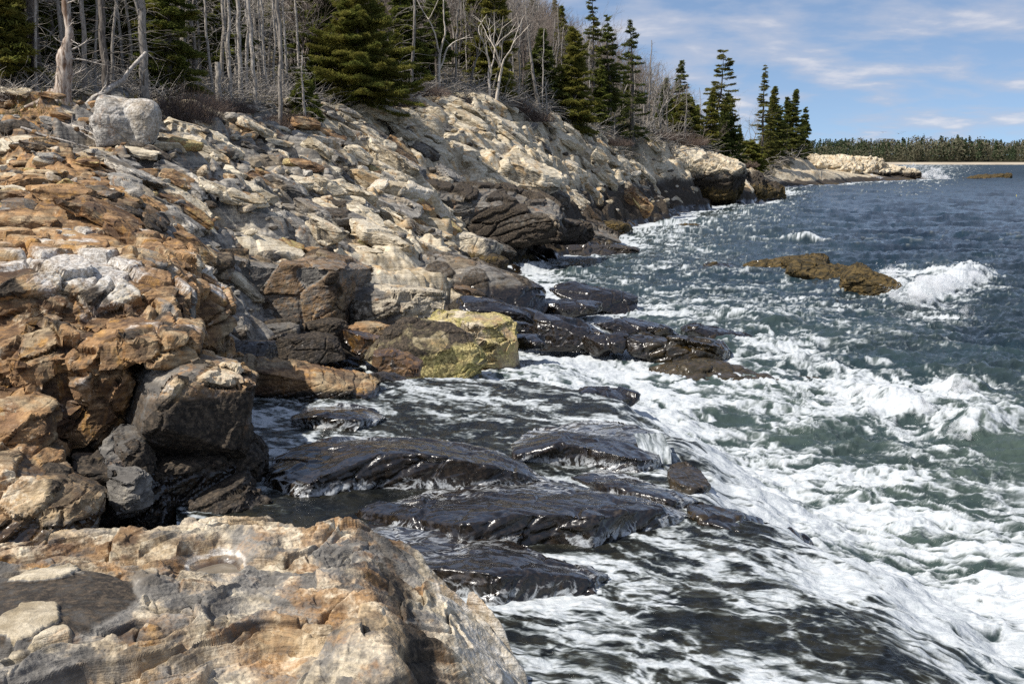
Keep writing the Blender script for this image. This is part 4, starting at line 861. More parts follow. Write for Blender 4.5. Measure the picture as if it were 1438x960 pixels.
while len(cand) < 430 and tries < 26000:
    tries += 1
    px = RS.uniform(0, 1130) if RS.random() < .55 else RS.uniform(430, 940)
    ti = float(np.interp(px, _tx, _ty)); d0 = 22 if px < 320 else 26
    d = math.exp(RS.uniform(math.log(d0), math.log(ti * 1.0)))
    x, z = land_ok(px, d)
    wl = .6
    if z < wl + .25 or not (-60 < proj((x, d, z))[1] < 420): continue
    pxv, pyv = proj((x, d, z))
    if px < 260 and pyv > 340: continue
    if 500 < px < 640 and pyv > 340: continue
    L = min(max(RS.lognormvariate(-.15, .42), .35), 2.4) * (.78 + .0095 * d)
    if 480 < px < 900: L *= 1.25
    if px < 230: L *= .75
    if any((x - a) ** 2 + (d - b) ** 2 < (r + L * .17) ** 2 for a, b, r in PLACED): continue
    if px < 260 and d < 30: ck = RS.choices(['rusty brown', 'orange', 'tan', 'dark brown', 'grey'], [4, 1, 1, 4, 1])[0]
    elif px < 470: ck = RS.choices(['grey', 'pale grey', 'dark grey', 'cream', 'orange', 'rusty brown', 'tan'], [4, 3, 2, 4, 2, 2, 5])[0]
    elif px < 650: ck = RS.choices(['grey', 'pale grey', 'dark grey', 'cream', 'orange', 'tan'], [2, 1, 2, 6, 2, 7])[0]
    else: ck = RS.choices(['cream', 'tan', 'grey', 'pale grey', 'dark grey'], [9, 6, 1, 1, 1])[0]
    if z < 1.7 and d > 30: ck = RS.choices(['dark grey', 'dark brown'], [2, 1])[0]
    flat = RS.uniform(.13, .36)
    PLACED.append((x, d, L * .26)); cand.append((px, pyv, x, d, L, flat, ck))
groups = {}
for c in cand:
    lm = min(LMARK, key=lambda m: (m[0] - c[0]) ** 2 + 2.5 * (m[1] - c[1]) ** 2)[2]
    shp = 'slab' if c[5] < .25 else 'block'; sz = 'small' if c[4] / c[3] * FPX < 26 else 'larger'
    groups.setdefault((sz, c[6], shp, lm), []).append(c)
k = 0
for (sz, ck, shp, lm), cs in groups.items():
    cs.sort(key=lambda c: c[0])
    for i, (px, py, x, d, L, flat, _) in enumerate(cs):
        lb = f'{sz} {ck} {shp} of rock {lm}'
        if len(cs) > 1: lb = f'{ordinal(i, len(cs))} {sz} {ck} {shp} {lm}'
        if len(lb.split()) > 16: lb = lb.replace(' of rock', '').replace('the ', '')
        place_loose('flat_rock' if shp == 'slab' else 'loose_rock', x, d, (L, L * RS.uniform(.45, .7), L * flat), COLK[ck], 900 + k, 4 if L / d * FPX < 42 else 5, lb, 'loose rocks of the boulder slope', RS.uniform(-1, 1) * .9 if shp == 'slab' else RS.uniform(-.9, .9), R(RS.uniform(-8, 14)), R(RS.uniform(-6, 14)), .2); k += 1
# smaller rubble nobody would count
def rubble():
    Vs = []; Fs = []; at = {k2: [] for k2 in ('rust', 'cream', 'dark', 'salt', 'tint')}; n = 0
    base = [poly_rock((1, .7, .42), 2000 + i, 3, 9, .6, 20) for i in range(8)]
    m = 0
    pxs = rng.uniform(0, 1150, 9000); ds = np.exp(rng.uniform(math.log(24), math.log(200), 9000))
    ti = np.interp(pxs, _tx, _ty); ok = ds < ti * 1.0; pxs = pxs[ok]; ds = ds[ok]
    xs = (pxs - 719) / FPX * ds; zs = land(xs, ds)[0]
    for px, d, x, z in zip(pxs, ds, xs, zs):
        if z < 1.2: continue
        pv = proj((x, d, z))[1]
        if px < 260 and pv > 330: continue
        if 480 < px < 640 and pv > 340: continue
        V, F = base[RS.randrange(8)]
        L = RS.lognormvariate(-1.35, .4) * (.6 + .012 * d)
        V = (V * L) @ rotm(RS.uniform(-.3, .5), RS.uniform(-.4, .3), RS.uniform(0, 6.3)).T + np.array([x, d, z + .05 * L])
        cl = RS.random(); w = px + RS.uniform(-90, 90)
        a = dict(rust=.9 if (w < 230 or cl < .12) else .1, cream=(.9 if cl < .6 else .3) if w > 560 else (.5 if cl < .3 else .1), dark=.45 if cl > .8 else 0, salt=.3 if .3 < cl < .45 else 0, tint=RS.random())
        for k2 in at: at[k2].append(np.full(len(V), a[k2]))
        Vs.append(V); Fs.append(F + n); n += len(V); m += 1
        if m > 2600: break
    me = mesh_from('rubble', np.concatenate(Vs), np.concatenate(Fs), {k2: np.concatenate(v) for k2, v in at.items()}, False, ROCK)
    tag(link('rock_rubble', me), 'small broken stones filling the gaps of the boulder slope', 'rubble', None, 'stuff')
rubble()
# ------------------------------------------------------------------ trees
def bark_material(name, a, b, sc=1.0):
    m, t = new_mat(name)
    pos = t.n('ShaderNodeTexCoord').outputs['Object']
    n = t.noise(t.vmul(pos, (6 * sc, 6 * sc, 1.6 * sc)), 3, 5, .65, .4); n2 = t.noise(pos, 1.3, 3)
    c = t.mix(t.ramp(t.math('ADD', t.math('MULTIPLY', n, .7), t.math('MULTIPLY', n2, .3)), .38, .62), a, b)
    bs = t.n('ShaderNodeBsdfPrincipled'); t.l(c, bs.inputs['Base Color']); bs.inputs['Roughness'].default_value = .9; bs.inputs['Specular IOR Level'].default_value = .2
    bp = t.n('ShaderNodeBump'); bp.inputs['Strength'].default_value = .6; bp.inputs['Distance'].default_value = .03; t.l(n, bp.inputs['Height']); t.l(bp.outputs[0], bs.inputs['Normal'])
    t.l(bs.outputs[0], t.n('ShaderNodeOutputMaterial').inputs[0]); return m
BARK = bark_material('spruce_bark', (.055, .046, .04), (.18, .155, .13))
DEAD = bark_material('silver_deadwood', (.20, .175, .15), (.50, .455, .40))
GREYB = bark_material('grey_bark', (.13, .115, .10), (.33, .295, .255))
BIRCH = bark_material('birch_bark', (.36, .31, .255), (.68, .61, .52))
TWIG = bark_material('brown_twig', (.075, .052, .04), (.20, .15, .125))
def leaf_material(name, a, b, c2):
    m, t = new_mat(name)
    tint = t.attr('tint'); pos = t.n('ShaderNodeNewGeometry').outputs['Position']
    n = t.noise(pos, 1.1, 3); oi = t.n('ShaderNodeObjectInfo').outputs['Random']
    c = t.mix(t.ramp(tint, .15, .85), a, b)
    c = t.mix(t.math('MULTIPLY', t.ramp(t.math('ADD', n, t.math('MULTIPLY', t.math('SUBTRACT', oi, .5), .3)), .45, .65), .6), c, c2)
    d = t.n('ShaderNodeBsdfDiffuse'); t.l(c, d.inputs[0]); tr = t.n('ShaderNodeBsdfTranslucent'); t.l(c, tr.inputs[0])
    mx = t.n('ShaderNodeMixShader'); mx.inputs[0].default_value = .42; t.l(d.outputs[0], mx.inputs[1]); t.l(tr.outputs[0], mx.inputs[2])
    t.l(mx.outputs[0], t.n('ShaderNodeOutputMaterial').inputs[0]); return m
NEEDLE = leaf_material('spruce_needles', (.065, .080, .020), (.21, .225, .055), (.235, .20, .048))
NEEDLE2 = leaf_material('dark_needles', (.046, .060, .020), (.155, .175, .048), (.18, .155, .044))
def quads_mesh(name, C, D, Ln, Wd, mat, r):
    """one slim leaf-sized face per point: centre, direction, length, width"""
    n = len(C); rv = r.normal(0, 1, (n, 3)); S = np.cross(D, rv); S /= np.maximum(np.linalg.norm(S, axis=1), 1e-6)[:, None]
    a = D * (Ln * .5)[:, None]; b = S * (Wd * .5)[:, None]
    V = np.stack([C - a - b * .5, C - a + b * .5 + b * .5, C + a + b * .35, C + a - b * .35], 1).reshape(-1, 3)
    F = np.arange(n * 4).reshape(-1, 4)
    return mesh_from(name, V, F, dict(tint=np.repeat(r.random(n), 4)), False, mat)
def bend_line(p0, dirv, L, r, n=6, wob=.08, droop=0.0, up=0.0):
    pts = [np.array(p0, float)]; d = np.array(dirv, float); d /= np.linalg.norm(d)
    for i in range(n - 1):
        d = d + r.normal(0, wob, 3) + np.array([0, 0, -droop + up * i / n]); d /= np.linalg.norm(d)
        pts.append(pts[-1] + d * L / (n - 1))
    return np.array(pts)
def spruce_meshes(seed, h, rad, crown0=.1, dens=1.0, patch=0.0, leaf=.16, mat=None, shape=.9, lean=0.0, dead=12):
    """living conifer: a trunk with dead lower limbs, and a crown of drooping sprays"""
    r = np.random.default_rng(seed); mb = MB()
    tz = np.linspace(0, 1, 9); wob = np.cumsum(r.normal(0, .012 * h, (9, 2)), 0) * tz[:, None] ** .5
    tp = np.stack([wob[:, 0] + lean * h * tz, wob[:, 1], tz * h], 1)
    mb.tube(tp, np.linspace(.016 * h + .05, .012, 9), 7)
    at = lambda z: np.array([np.interp(z, tp[:, 2], tp[:, k]) for k in range(3)])
    for _ in range(dead):
        z = h * r.uniform(.05, max(crown0, .12) + .12); a = r.uniform(0, 6.28); L = rad * r.uniform(.4, .9)
        mb.tube(bend_line(at(z), (math.cos(a), math.sin(a), r.uniform(-.3, .2)), L, r, 5, .12, .08), np.linspace(.014, .004, 5), 3)
    C = []; D = []; z = crown0 * h; tb = MB()
    while z < h * .99:
        t = (z - crown0 * h) / (h * (1 - crown0)); env = rad * ((1 - t) ** shape) * (.55 + .45 * min(1, t * 6 + .3)) + .12
        nb = max(3, int(r.integers(4, 7) * min(1, dens)))
        for j in range(nb):
            a = r.uniform(0, 6.28)
            pn = math.sin(a * 2 + z * 1.7 + seed) * .5 + r.normal(0, .5)
            if patch and pn < patch * 1.6 - .9: continue
            L = env * r.uniform(.45, 1.15)
            e = .25 - .55 * (1 - t) + r.normal(0, .12)
            pts = bend_line(at(min(max(z + r.normal(0, .02 * h), .02 * h), h * .99)), (math.cos(a), math.sin(a), e), L, r, 7, .06, .02, .10 + .05 * (1 - t))
            tb.tube(pts, np.linspace(.012 + .006 * L, .004, 7), 3)
            m = int(L * 230 * dens * (.16 / leaf) ** 1.6) + 12
            s = r.beta(1.5, 1.1, m); s = .12 + .88 * s
            ii = s * 6; i0 = np.minimum(ii.astype(int), 5); f = (ii - i0)[:, None]
            c = pts[i0] * (1 - f) + pts[i0 + 1] * f
            bd = pts[-1] - pts[0]; bd /= np.linalg.norm(bd); sd = np.cross(bd, (0, 0, 1)); sd /= np.linalg.norm(sd)
            w = (1.05 - s) * L * .46 + leaf * .6
            off = r.uniform(-1, 1, m) * w
            c = c + sd * off[:, None] + np.stack([np.zeros(m), np.zeros(m), r.normal(-.02, .035, m) - .10 * np.abs(off)], 1) + r.normal(0, .03, (m, 3))
            dd = bd[None] * r.uniform(.3, 1, m)[:, None] + sd[None] * (np.sign(off) * r.uniform(.3, 1.1, m))[:, None] + np.stack([np.zeros(m), np.zeros(m), r.normal(-.12, .35, m)], 1)
            C.append(c); D.append(dd / np.linalg.norm(dd, axis=1)[:, None])
        z += h * r.uniform(.016, .030) / max(dens, .5)
    C = np.concatenate(C); D = np.concatenate(D)
    n = len(C)
    # a dense leader
    mb.V += tb.V; mb.F += [f + mb.n for f in tb.F]
    fl = quads_mesh('crown', C, D, leaf * r.uniform(.7, 1.4, n), leaf * r.uniform(.22, .42, n), mat or NEEDLE, r)
    return mb.build('trunk', BARK), fl
def snag_mesh(seed, h, r0, nbr=26, bl=.22, droop=.05, fork=0, low=.15, twigs=2, lean=0.0, curl=.14, taper=.25):
    r = np.random.default_rng(seed); mb = MB(); bb = MB()
    tz = np.linspace(0, 1, 12); wob = np.cumsum(r.normal(0, .010 * h, (12, 2)), 0) * tz[:, None] ** .5
    tp = np.stack([wob[:, 0] + lean * h * tz, wob[:, 1], tz * h], 1)
    mb.tube(tp, np.interp(tz, [0, .06, 1], [r0 * 1.35, r0, r0 * taper]), 8)
    at = lambda z: np.array([np.interp(z, tp[:, 2], tp[:, k]) for k in range(3)])
    for _ in range(nbr):
        t = r.uniform(low, .98); a = r.uniform(0, 6.28); L = h * bl * (1.1 - .75 * t) * r.uniform(.4, 1.15)
        p = bend_line(at(t * h), (math.cos(a), math.sin(a), r.uniform(-.25, .35)), L, r, 7, curl, droop)
        bb.tube(p, np.linspace(max(.012, r0 * .22 * (1.1 - t)), .004, 7), 4)
        for _ in range(int(r.integers(0, twigs + 1))):
            q = p[int(r.integers(2, 6))]; v = p[-1] - p[0] + r.normal(0, .6 * L, 3)
            bb.tube(bend_line(q, v, L * r.uniform(.25, .5), r, 5, curl, droop), np.linspace(.008, .003, 5), 3)
    return mb, bb
def bare_mesh(seed, h, r0, spread=.5, levels=4, forks=3, lean=0.0, first=.35):
    """leafless broadleaf tree"""
    r = np.random.default_rng(seed); mb = MB(); bb = MB()
    def grow(p, d, L, rad, lev, target):
        n = 6; pts = bend_line(p, d, L, r, n, .09 if lev else .05, -.01 if lev < 3 else 0.0)
        target.tube(pts, np.linspace(rad, rad * .62, n), 6 if lev == 0 else 4 if lev < 3 else 3)
        if lev >= levels: return
        e = pts[-1] - pts[-2]; e /= np.linalg.norm(e)
        for k in range(forks if lev else forks + 1):
            v = e * r.uniform(.7, 1.1) + r.normal(0, spread, 3); v[2] = abs(v[2]) * .7 + .25
            q = pts[-1] if k < 2 else pts[int(r.integers(2, n))]
            grow(q, v, L * r.uniform(.55, .85), rad * r.uniform(.45, .65), lev + 1, bb)
    grow((0, 0, 0), (lean, 0, 1), h * first, r0, 0, mb)
    return mb, bb
def tree_from(name, label, cat, group, x, y, parts, rz=0.0, sc=(1, 1, 1), sink=.1):
    o = empty(name, (x, y, land_z(x, y) - sink), rz); o.scale = sc; tag(o, label, cat, group)
    for nm, me in parts: link(nm, me, o)
    return o
def copy_tree(src, label, x, y, rz, sc, sink=.1):
    o = src.copy(); COL.objects.link(o); o.location = (x, y, land_z(x, y) - sink); o.rotation_euler = (0, 0, rz); o.scale = sc; o['label'] = label
    for ch in src.children:
        c = ch.copy(); COL.objects.link(c); c.parent = o
    return o
def spot(px, d): return (px - 719) / FPX * d, d
def hgt(px, d, top):                   # height of something at that spot whose tip shows at row top
    x, y = spot(px, d); return P(px, top, d)[2] - land_z(x, y)
GS = 'spruces of the wooded bank'
TREES_AT = []
def one_spruce(label, px, d, top, rpx, seed, crown0=.08, dens=1.0, patch=0., leaf=None, mat=None, shape=.9, lean=0., dead=12):
    h = hgt(px, d, top); rad = rpx * d / FPX * 1.2
    lf = leaf or max(.10, .0026 * d)
    t, c = spruce_meshes(seed, h, rad, crown0, dens, patch, lf, mat, shape, lean, dead)
    x, y = spot(px, d); TREES_AT.append((x, y))
    return tree_from('spruce_tree', label, 'tree', GS, x, y, [('trunk', t), ('crown', c)])
# spruces one can tell apart, left to right
one_spruce('huge dense dark spruce filling the middle of the wood with layered boughs', 505, 58, -35, 84, 1, .10, 1.1, 0, .13, None, .75)
one_spruce('dense spruce pressed against the left flank of the huge one', 452, 60, -45, 56, 2, .12, 1.0, .1, .14)
one_spruce('bright green bushy young spruce left of the old broken stump tree', 48, 38.5, 82, 40, 3, .0, 1.3, 0, .10, None, .6)
one_spruce('little young spruce under the dead trees near the mid wood', 434, 50, 96, 22, 4, .0, 1.1, 0, .11)
one_spruce('small low spruce bush at the feet of the huge one', 512, 62, 118, 32, 5, .0, 1.2, 0, .12, None, .5)
one_spruce('full dark spruce standing just behind the golden green one', 760, 92, 38, 30, 6, .05, 1.0, .0, None, NEEDLE2)
one_spruce('golden green cone shaped spruce with tufted boughs at the edge of the bank', 805, 93, 36, 38, 7, .03, 1.15, .05, .25, None, .8)
one_spruce('tall thin ragged spruce whose tip is highest against the sky', 838, 106, -18, 18, 8, .35, .8, .35, .26, NEEDLE2)
one_spruce('tall spruce with a bushy upper half right of the highest thin one', 855, 108, 18, 27, 9, .30, .9, .15, .27, NEEDLE2)
one_spruce('open layered spruce with drooping lower boughs and a bare mid trunk', 886, 112, 28, 34, 10, .08, .75, .35, .27, NEEDLE2, .7)
one_spruce('slim spruce rising behind the pale bare trees of the headland', 946, 140, 84, 18, 11, .25, .9, .15, .32, NEEDLE2)
one_spruce('round bushy spruce below the slim one on the headland', 958, 138, 132, 27, 12, .0, 1.1, .0, .32, None, .55)
one_spruce('small spruce between the bushy one and the windswept one', 988, 146, 122, 19, 13, .0, .9, .1, .34)
one_spruce('lone windswept spruce with a clumped crown high on a bare stem', 999, 150, 70, 22, 14, .50, .9, .45, .34, NEEDLE2, .35, .03)
one_spruce('leaning full spruce right of the windswept lone one', 1019, 160, 130, 26, 15, .03, 1.1, .05, .36, NEEDLE2, .7)
one_spruce('tall open spruce first in the end clump of the point', 1063, 215, 90, 20, 16, .15, .8, .2, .45, NEEDLE2)
one_spruce('dense spruce in the middle of the end clump of the point', 1086, 235, 120, 21, 17, .04, 1.1, .05, .48, NEEDLE2)
one_spruce('broad spruce ending the clump on its seaward slope', 1105, 245, 124, 20, 18, .03, 1.1, .05, .5, NEEDLE2)
one_spruce('shortest outermost spruce of the end clump', 1121, 255, 150, 14, 19, .0, 1.1, .05, .5, NEEDLE2)
one_spruce('low wide spruce bush on the rocks before the end clump', 1049, 196, 198, 24, 20, .0, 1.2, 0, .4, None, .5)
one_spruce('tiny green bush on the pale rocks left of the low wide bush', 996, 142, 207, 12, 21, .0, 1.2, 0, .3, None, .5)
one_spruce('slim spruce squeezed between the tall open and dense middle ones of the end clump', 1075, 226, 132, 13, 22, .06, 1.0, .1, .48, NEEDLE2)
one_spruce('slim spruce filling the gap behind the broad one of the end clump', 1096, 246, 134, 14, 23, .05, 1.0, .1, .5, NEEDLE2)
one_spruce('ragged half dead spruce among the pale bare trees of the headland', 928, 134, 108, 14, 24, .2, .8, .3, .32, NEEDLE2)
one_spruce('small dark spruce tight behind the windswept lone one', 1008, 158, 140, 15, 25, .03, 1.0, .1, .36, NEEDLE2)
one_spruce('small dark spruce low between the bushy headland spruce and its neighbour', 972, 146, 148, 15, 26, .0, 1.0, .1, .34, NEEDLE2)
# dead and bare trees one can tell apart
def snag(name, label, px, d, top, r0, seed, mat=DEAD, **k):
    x, y = spot(px, d); h = hgt(px, d, top); a, b = snag_mesh(seed, h, r0, **k); TREES_AT.append((x, y))
    return tree_from(name, label, 'dead tree' if mat is not BIRCH else 'tree', None, x, y, [('trunk', a.build('trunk', mat)), ('bare_crown', b.build('bare_crown', mat))])
def old_tree():
    d = 35.5; x, y = spot(88, d); z = land_z(x, y); r = np.random.default_rng(31); mb = MB(); bb = MB()
    def w(px, py, dd=0.0): return P(px, py, d + dd) - np.array([x, y, z])
    pts = np.array([w(86, 168), w(88, 150), w(89, 125), w(92, 100), w(92, 80), w(95, 66), w(99, 48), w(97, 30), w(93, 10), w(94, -20), w(97, -70)])
    f = np.linspace(0, 10, 41); pts = np.stack([np.interp(f, range(11), pts[:, k]) for k in range(3)], 1) + np.cumsum(r.normal(0, .006, (41, 3)), 0)
    rad = np.interp(f, range(11), [.40, .30, .25, .25, .24, .15, .115, .11, .11, .10, .09]) * (1 + r.normal(0, .05, 41))
    mb.tube(pts, rad, 12)
    for px, py, q in ((80, 80, .07), (103, 78, .08), (84, 70, .06)):      # torn wood at the break
        mb.tube(np.array([w(89, 100), (w(89, 100) + w(px, py)) / 2, w(px, py)]), [.16, q * 1.2, .01], 6)
    for k in range(5):                                                     # roots
        a_ = k * 1.3; mb.tube(np.array([[0, 0, .35], [.4 * math.cos(a_), .4 * math.sin(a_), .08], [.9 * math.cos(a_), .9 * math.sin(a_), -.1]]), [.18, .11, .04], 6)
    for p0, p1, rr in (((94, 85), (150, 76), .035), ((97, 70), (128, 60), .035), ((92, 92), (78, 98), .03), ((95, 64), (76, 52), .025), ((95, 108), (120, 98), .03), ((95, 40), (112, 30), .02), ((94, 5), (112, -4), .03), ((88, 100), (74, 110), .02), ((97, 55), (112, 56), .02)):
        p, q = w(*p0), w(*p1, -.3); L = np.linalg.norm(q - p)
        l = bend_line(p, q - p, L, r, 9, .10, -.01); bb.tube(l, np.linspace(rr, .008, 9), 5)
        for _ in range(4): bb.tube(bend_line(l[int(r.integers(3, 8))], (q - p) / L + r.normal(0, .7, 3), L * r.uniform(.2, .5), r, 5, .2), np.linspace(rr * .4, .004, 5), 3)
    TREES_AT.append((x, y))
    o = empty('dead_tree', (x, y, z)); tag(o, 'thick weathered old stump tree with a torn rusty trunk beside the pale boulder', 'dead tree')
    link('trunk', mb.build('trunk', OLDWOOD), o); link('bare_crown', bb.build('bare_crown', DEAD), o)
OLDWOOD = bark_material('torn_old_wood', (.13, .075, .045), (.52, .45, .38), .5)
old_tree()
snag('dead_tree', 'dark straight trunk standing right behind the huge pale boulder', 161, 36.5, -80, .12, 32, BARK, nbr=22, bl=.2, taper=.7)
snag('dead_tree', 'thick grey trunk with a green tuft right of the boulder', 214, 39, -80, .15, 33, GREYB, nbr=30, bl=.26, taper=.7)
snag('dead_tree', 'thin grey trunk between the stump tree and the dark straight trunk', 131, 37.5, -60, .09, 34, GREYB, nbr=18, bl=.16, taper=.6)
snag('dead_tree', 'slim silver dead pole, leftmost of the row right of the dark thicket', 331, 47, -60, .08, 35, nbr=34, bl=.2, taper=.6)
snag('dead_tree', 'pale silver pole close right of the slim leftmost one', 347, 49, -60, .10, 36, nbr=26, bl=.16, taper=.7)
snag('dead_tree', 'silver pole bristling with long drooping dead limbs', 366, 48, -60, .09, 37, nbr=46, bl=.24, droop=.10, taper=.7)
snag('dead_tree', 'dark grey pole with sparse short limbs at the bank edge', 398, 47, -60, .09, 38, GREYB, nbr=30, bl=.16, taper=.7)
snag('dead_tree', 'short broken silver stub below the silver poles', 316, 46, 84, .12, 39, nbr=3, bl=.1, taper=.9)
snag('dead_tree', 'small fuzzy grey dead sapling at the edge of the rocks', 435, 48.5, 68, .07, 40, nbr=60, bl=.3, twigs=4)
snag('dead_tree', 'small grey dead tree in front of the huge spruce', 546, 60, 68, .09, 41, GREYB, nbr=46, bl=.34, twigs=4, droop=.08)
snag('dead_tree', 'leaning grey trunk running up from the thicket by the white birches', 756, 88, 10, .16, 42, GREYB, nbr=40, bl=.16, lean=-.16, droop=.1)
snag('dead_tree', 'white bleached snag with a tangle of curved limbs at its base', 768, 85, 106, .08, 43, nbr=60, bl=.42, low=.02, curl=.3, twigs=3, droop=.06)
snag('dead_tree', 'tall bristly dead spruce behind the open layered one', 906, 122, 55, .14, 44, GREYB, nbr=60, bl=.2)
snag('dead_tree', 'pale dead pole standing in front of the small headland spruce', 980, 145, 122, .09, 45, nbr=26, bl=.12)
def bare(name, label, px, d, top, r0, seed, mat, group=None, **k):
    x, y = spot(px, d); h = hgt(px, d, top); a, b = bare_mesh(seed, h, r0, **k); TREES_AT.append((x, y))
    V = np.concatenate(a.V + b.V); sc = h / V[:, 2].max()
    return tree_from(name, label, 'tree', group, x, y, [('trunk', a.build('trunk', mat)), ('bare_crown', b.build('bare_crown', mat))], 0, (1, 1, sc) if sc < 1 else (1, 1, sc))
bare('birch_tree', 'left of two white birch stems rising from one foot', 688, 77, 14, .12, 51, BIRCH, levels=3, forks=2, spread=.16, first=.62)
bare('birch_tree', 'right of two white birch stems rising from one foot, leaning outward', 696, 77, 12, .13, 52, BIRCH, levels=3, forks=2, spread=.2, first=.62, lean=.14)
bare('birch_tree', 'forked white birch standing before the grey bare wood', 619, 74, -30, .14, 53, BIRCH, levels=3, forks=2, spread=.34, first=.5)
bare('birch_tree', 'slender tan birch stem right of the forked one', 642, 78, -20, .09, 54, GREYB, levels=4, forks=2, spread=.25, first=.5)
bare('birch_tree', 'slender grey stem between the forked birch and the white pair', 662, 80, 0, .09, 55, GREYB, levels=4, forks=2, spread=.25, first=.5)
for i, (px, d, top) in enumerate([(915, 126, 78), (925, 127, 92), (934, 129, 84), (922, 131, 100), (1043, 212, 122), (1052, 214, 140), (872, 116, 66), (900, 119, 90)]):
    bare('bare_tree', ['tallest pale bare tree of the headland thicket', 'slim pale bare tree close by the tallest of the headland', 'pale bare tree at the seaward side of the headland thicket', 'short pale bare tree low in the headland thicket', 'spreading bare tree beside the end clump', 'lower bare tree leaning into the end clump', 'grey bare tree among the tall dark spruces', 'grey bare tree right of the open layered spruce'][i],
         px, d, top, .10, 60 + i, GREYB if i > 3 else DEAD, None, levels=5, forks=2, spread=.3, first=.4)
# the wood behind: copies of a few kinds of tree
proto = {}
def make_proto(kind, i):
    if kind == 'spruce':
        t, c = spruce_meshes(200 + i, 9.0, [1.9, 1.6, 2.2, 1.3][i], [.12, .3, .05, .4][i], [1.0, .85, 1.1, .75][i], [.1, .25, 0, .3][i], .22, NEEDLE if i % 2 == 0 else NEEDLE2, .85); return [('trunk', t), ('crown', c)]
    if kind == 'dead':
        a, b = snag_mesh(300 + i, 8.5, .085, nbr=[44, 60, 34, 50][i], bl=[.2, .24, .14, .28][i], droop=.07, taper=.5, twigs=3); m = [DEAD, GREYB, DEAD, GREYB][i]
    else:
        a, b = bare_mesh(400 + i, 8.5, .11, levels=5, forks=[3, 2, 3, 2][i], spread=[.32, .28, .4, .3][i], first=[.34, .42, .3, .4][i]); m = GREYB
    return [('trunk', a.build('trunk', m)), ('bare_crown', b.build('bare_crown', m))]
ZN = [(-1e9, 90, 'at the dark left end of the wood'), (90, 230, 'behind the huge pale boulder'), (230, 330, 'behind the dark thicket'), (330, 430, 'behind the silver poles'), (430, 590, 'behind the huge spruce'), (590, 680, 'behind the forked birch'), (680, 760, 'on the hill behind the white birches'), (760, 900, 'behind the tall dark spruces'), (900, 1060, 'on the near headland'), (1060, 1e9, 'in the end clump of the point')]
NK = {'spruce': ('spruce_tree', 'tree', 'spruce'), 'dead': ('dead_tree', 'dead tree', 'dead grey tree'), 'bare': ('bare_tree', 'tree', 'leafless twiggy tree')}
GRP = {'spruce': GS, 'dead': 'dead grey trees of the wood', 'bare': 'leafless trees of the wood'}
fill = []; tr = 0
while len(fill) < 395 and tr < 20000:
    tr += 1
    px = RS.choices([RS.uniform(-50, 1115), RS.uniform(560, 1060), RS.uniform(60, 440)], [5, 4, 2])[0]; ti = float(np.interp(px, _tx, _ty))
    dd = ti * (1.02 + (.75 if px < 560 else 1.1 if px < 780 else .35) * RS.random() ** 1.5)
    x, y = spot(px, dd)
    if px > 985 and dd > ti * 1.25: continue
    if 960 < px < 1060 and RS.random() < .35: continue
    if any((x - a) ** 2 + (y - b) ** 2 < (.014 * dd + .3) ** 2 for a, b in TREES_AT): continue
    q = dd / ti
    if px < 130: kind = RS.choices(['spruce', 'dead', 'bare'], [8, 3, 1])[0]
    elif px < 330: kind = RS.choices(['spruce', 'dead', 'bare'], [4, 5, 3])[0]
    elif px < 430: kind = RS.choices(['spruce', 'dead', 'bare'], [3, 6, 2])[0]
    elif px < 580: kind = RS.choices(['spruce', 'dead', 'bare'], [6, 2, 2])[0]
    elif px < 790: kind = RS.choices(['spruce', 'dead', 'bare'], [1.2, 5, 5])[0]
    else: kind = RS.choices(['spruce', 'dead', 'bare'], [3, 5, 4])[0]
    if 60 < px < 440 and q < 1.12 and RS.random() < .7: kind = 'dead'
    H = RS.uniform(5.5, 8.5) if px < 580 else RS.uniform(6, 9.5) if px < 790 else RS.uniform(4, 7.5)
    if px > 1040: H *= 1.1
    z = land_z(x, y)
    tip = proj((x, y, z + H))[1]
    lim = np.interp(px, [560, 745, 770, 830, 900, 1000, 1040, 1120], [-400, -40, -5, 10, 70, 130, 110, 150])
    if tip < lim: H *= max(.3, (proj((x, y, z))[1] - lim) / (proj((x, y, z))[1] - tip)) * RS.uniform(.8, 1)
    TREES_AT.append((x, y)); fill.append((px, x, y, kind, RS.randrange(4), H))
byl = {}
for f in fill:
    zn = next(t for a, b, t in ZN if a <= f[0] < b); fr = 'nearer' if f[2] < 1.25 * float(np.interp(f[0], _tx, _ty)) else 'farther'
    byl.setdefault((f[3], fr, zn), []).append(f)
for (kind, fr, zn), fs in byl.items():
    fs.sort(key=lambda f: f[0])
    for i, (px, x, y, _, pi, H) in enumerate(fs):
        nm, cat, word = NK[kind]; vis = 0 <= px
        lb = f'{fr} {word} {zn}' if len(fs) == 1 else f'{ordinal(i, len(fs))} of the {fr} {word}s {zn}'
        if len(lb.split()) > 16: lb = lb.replace('of the ', '').replace('the ', '')
        ref = 9.0 if kind == 'spruce' else 8.5; s = H / ref; sx = s * RS.uniform(.85, 1.15)
        if (kind, pi) not in proto:
            proto[kind, pi] = tree_from(nm, lb, cat, GRP[kind], x, y, make_proto(kind, pi), RS.uniform(0, 6.28), (sx, sx, s))
        else:
            copy_tree(proto[kind, pi], lb, x, y, RS.uniform(0, 6.28), (sx, sx, s))
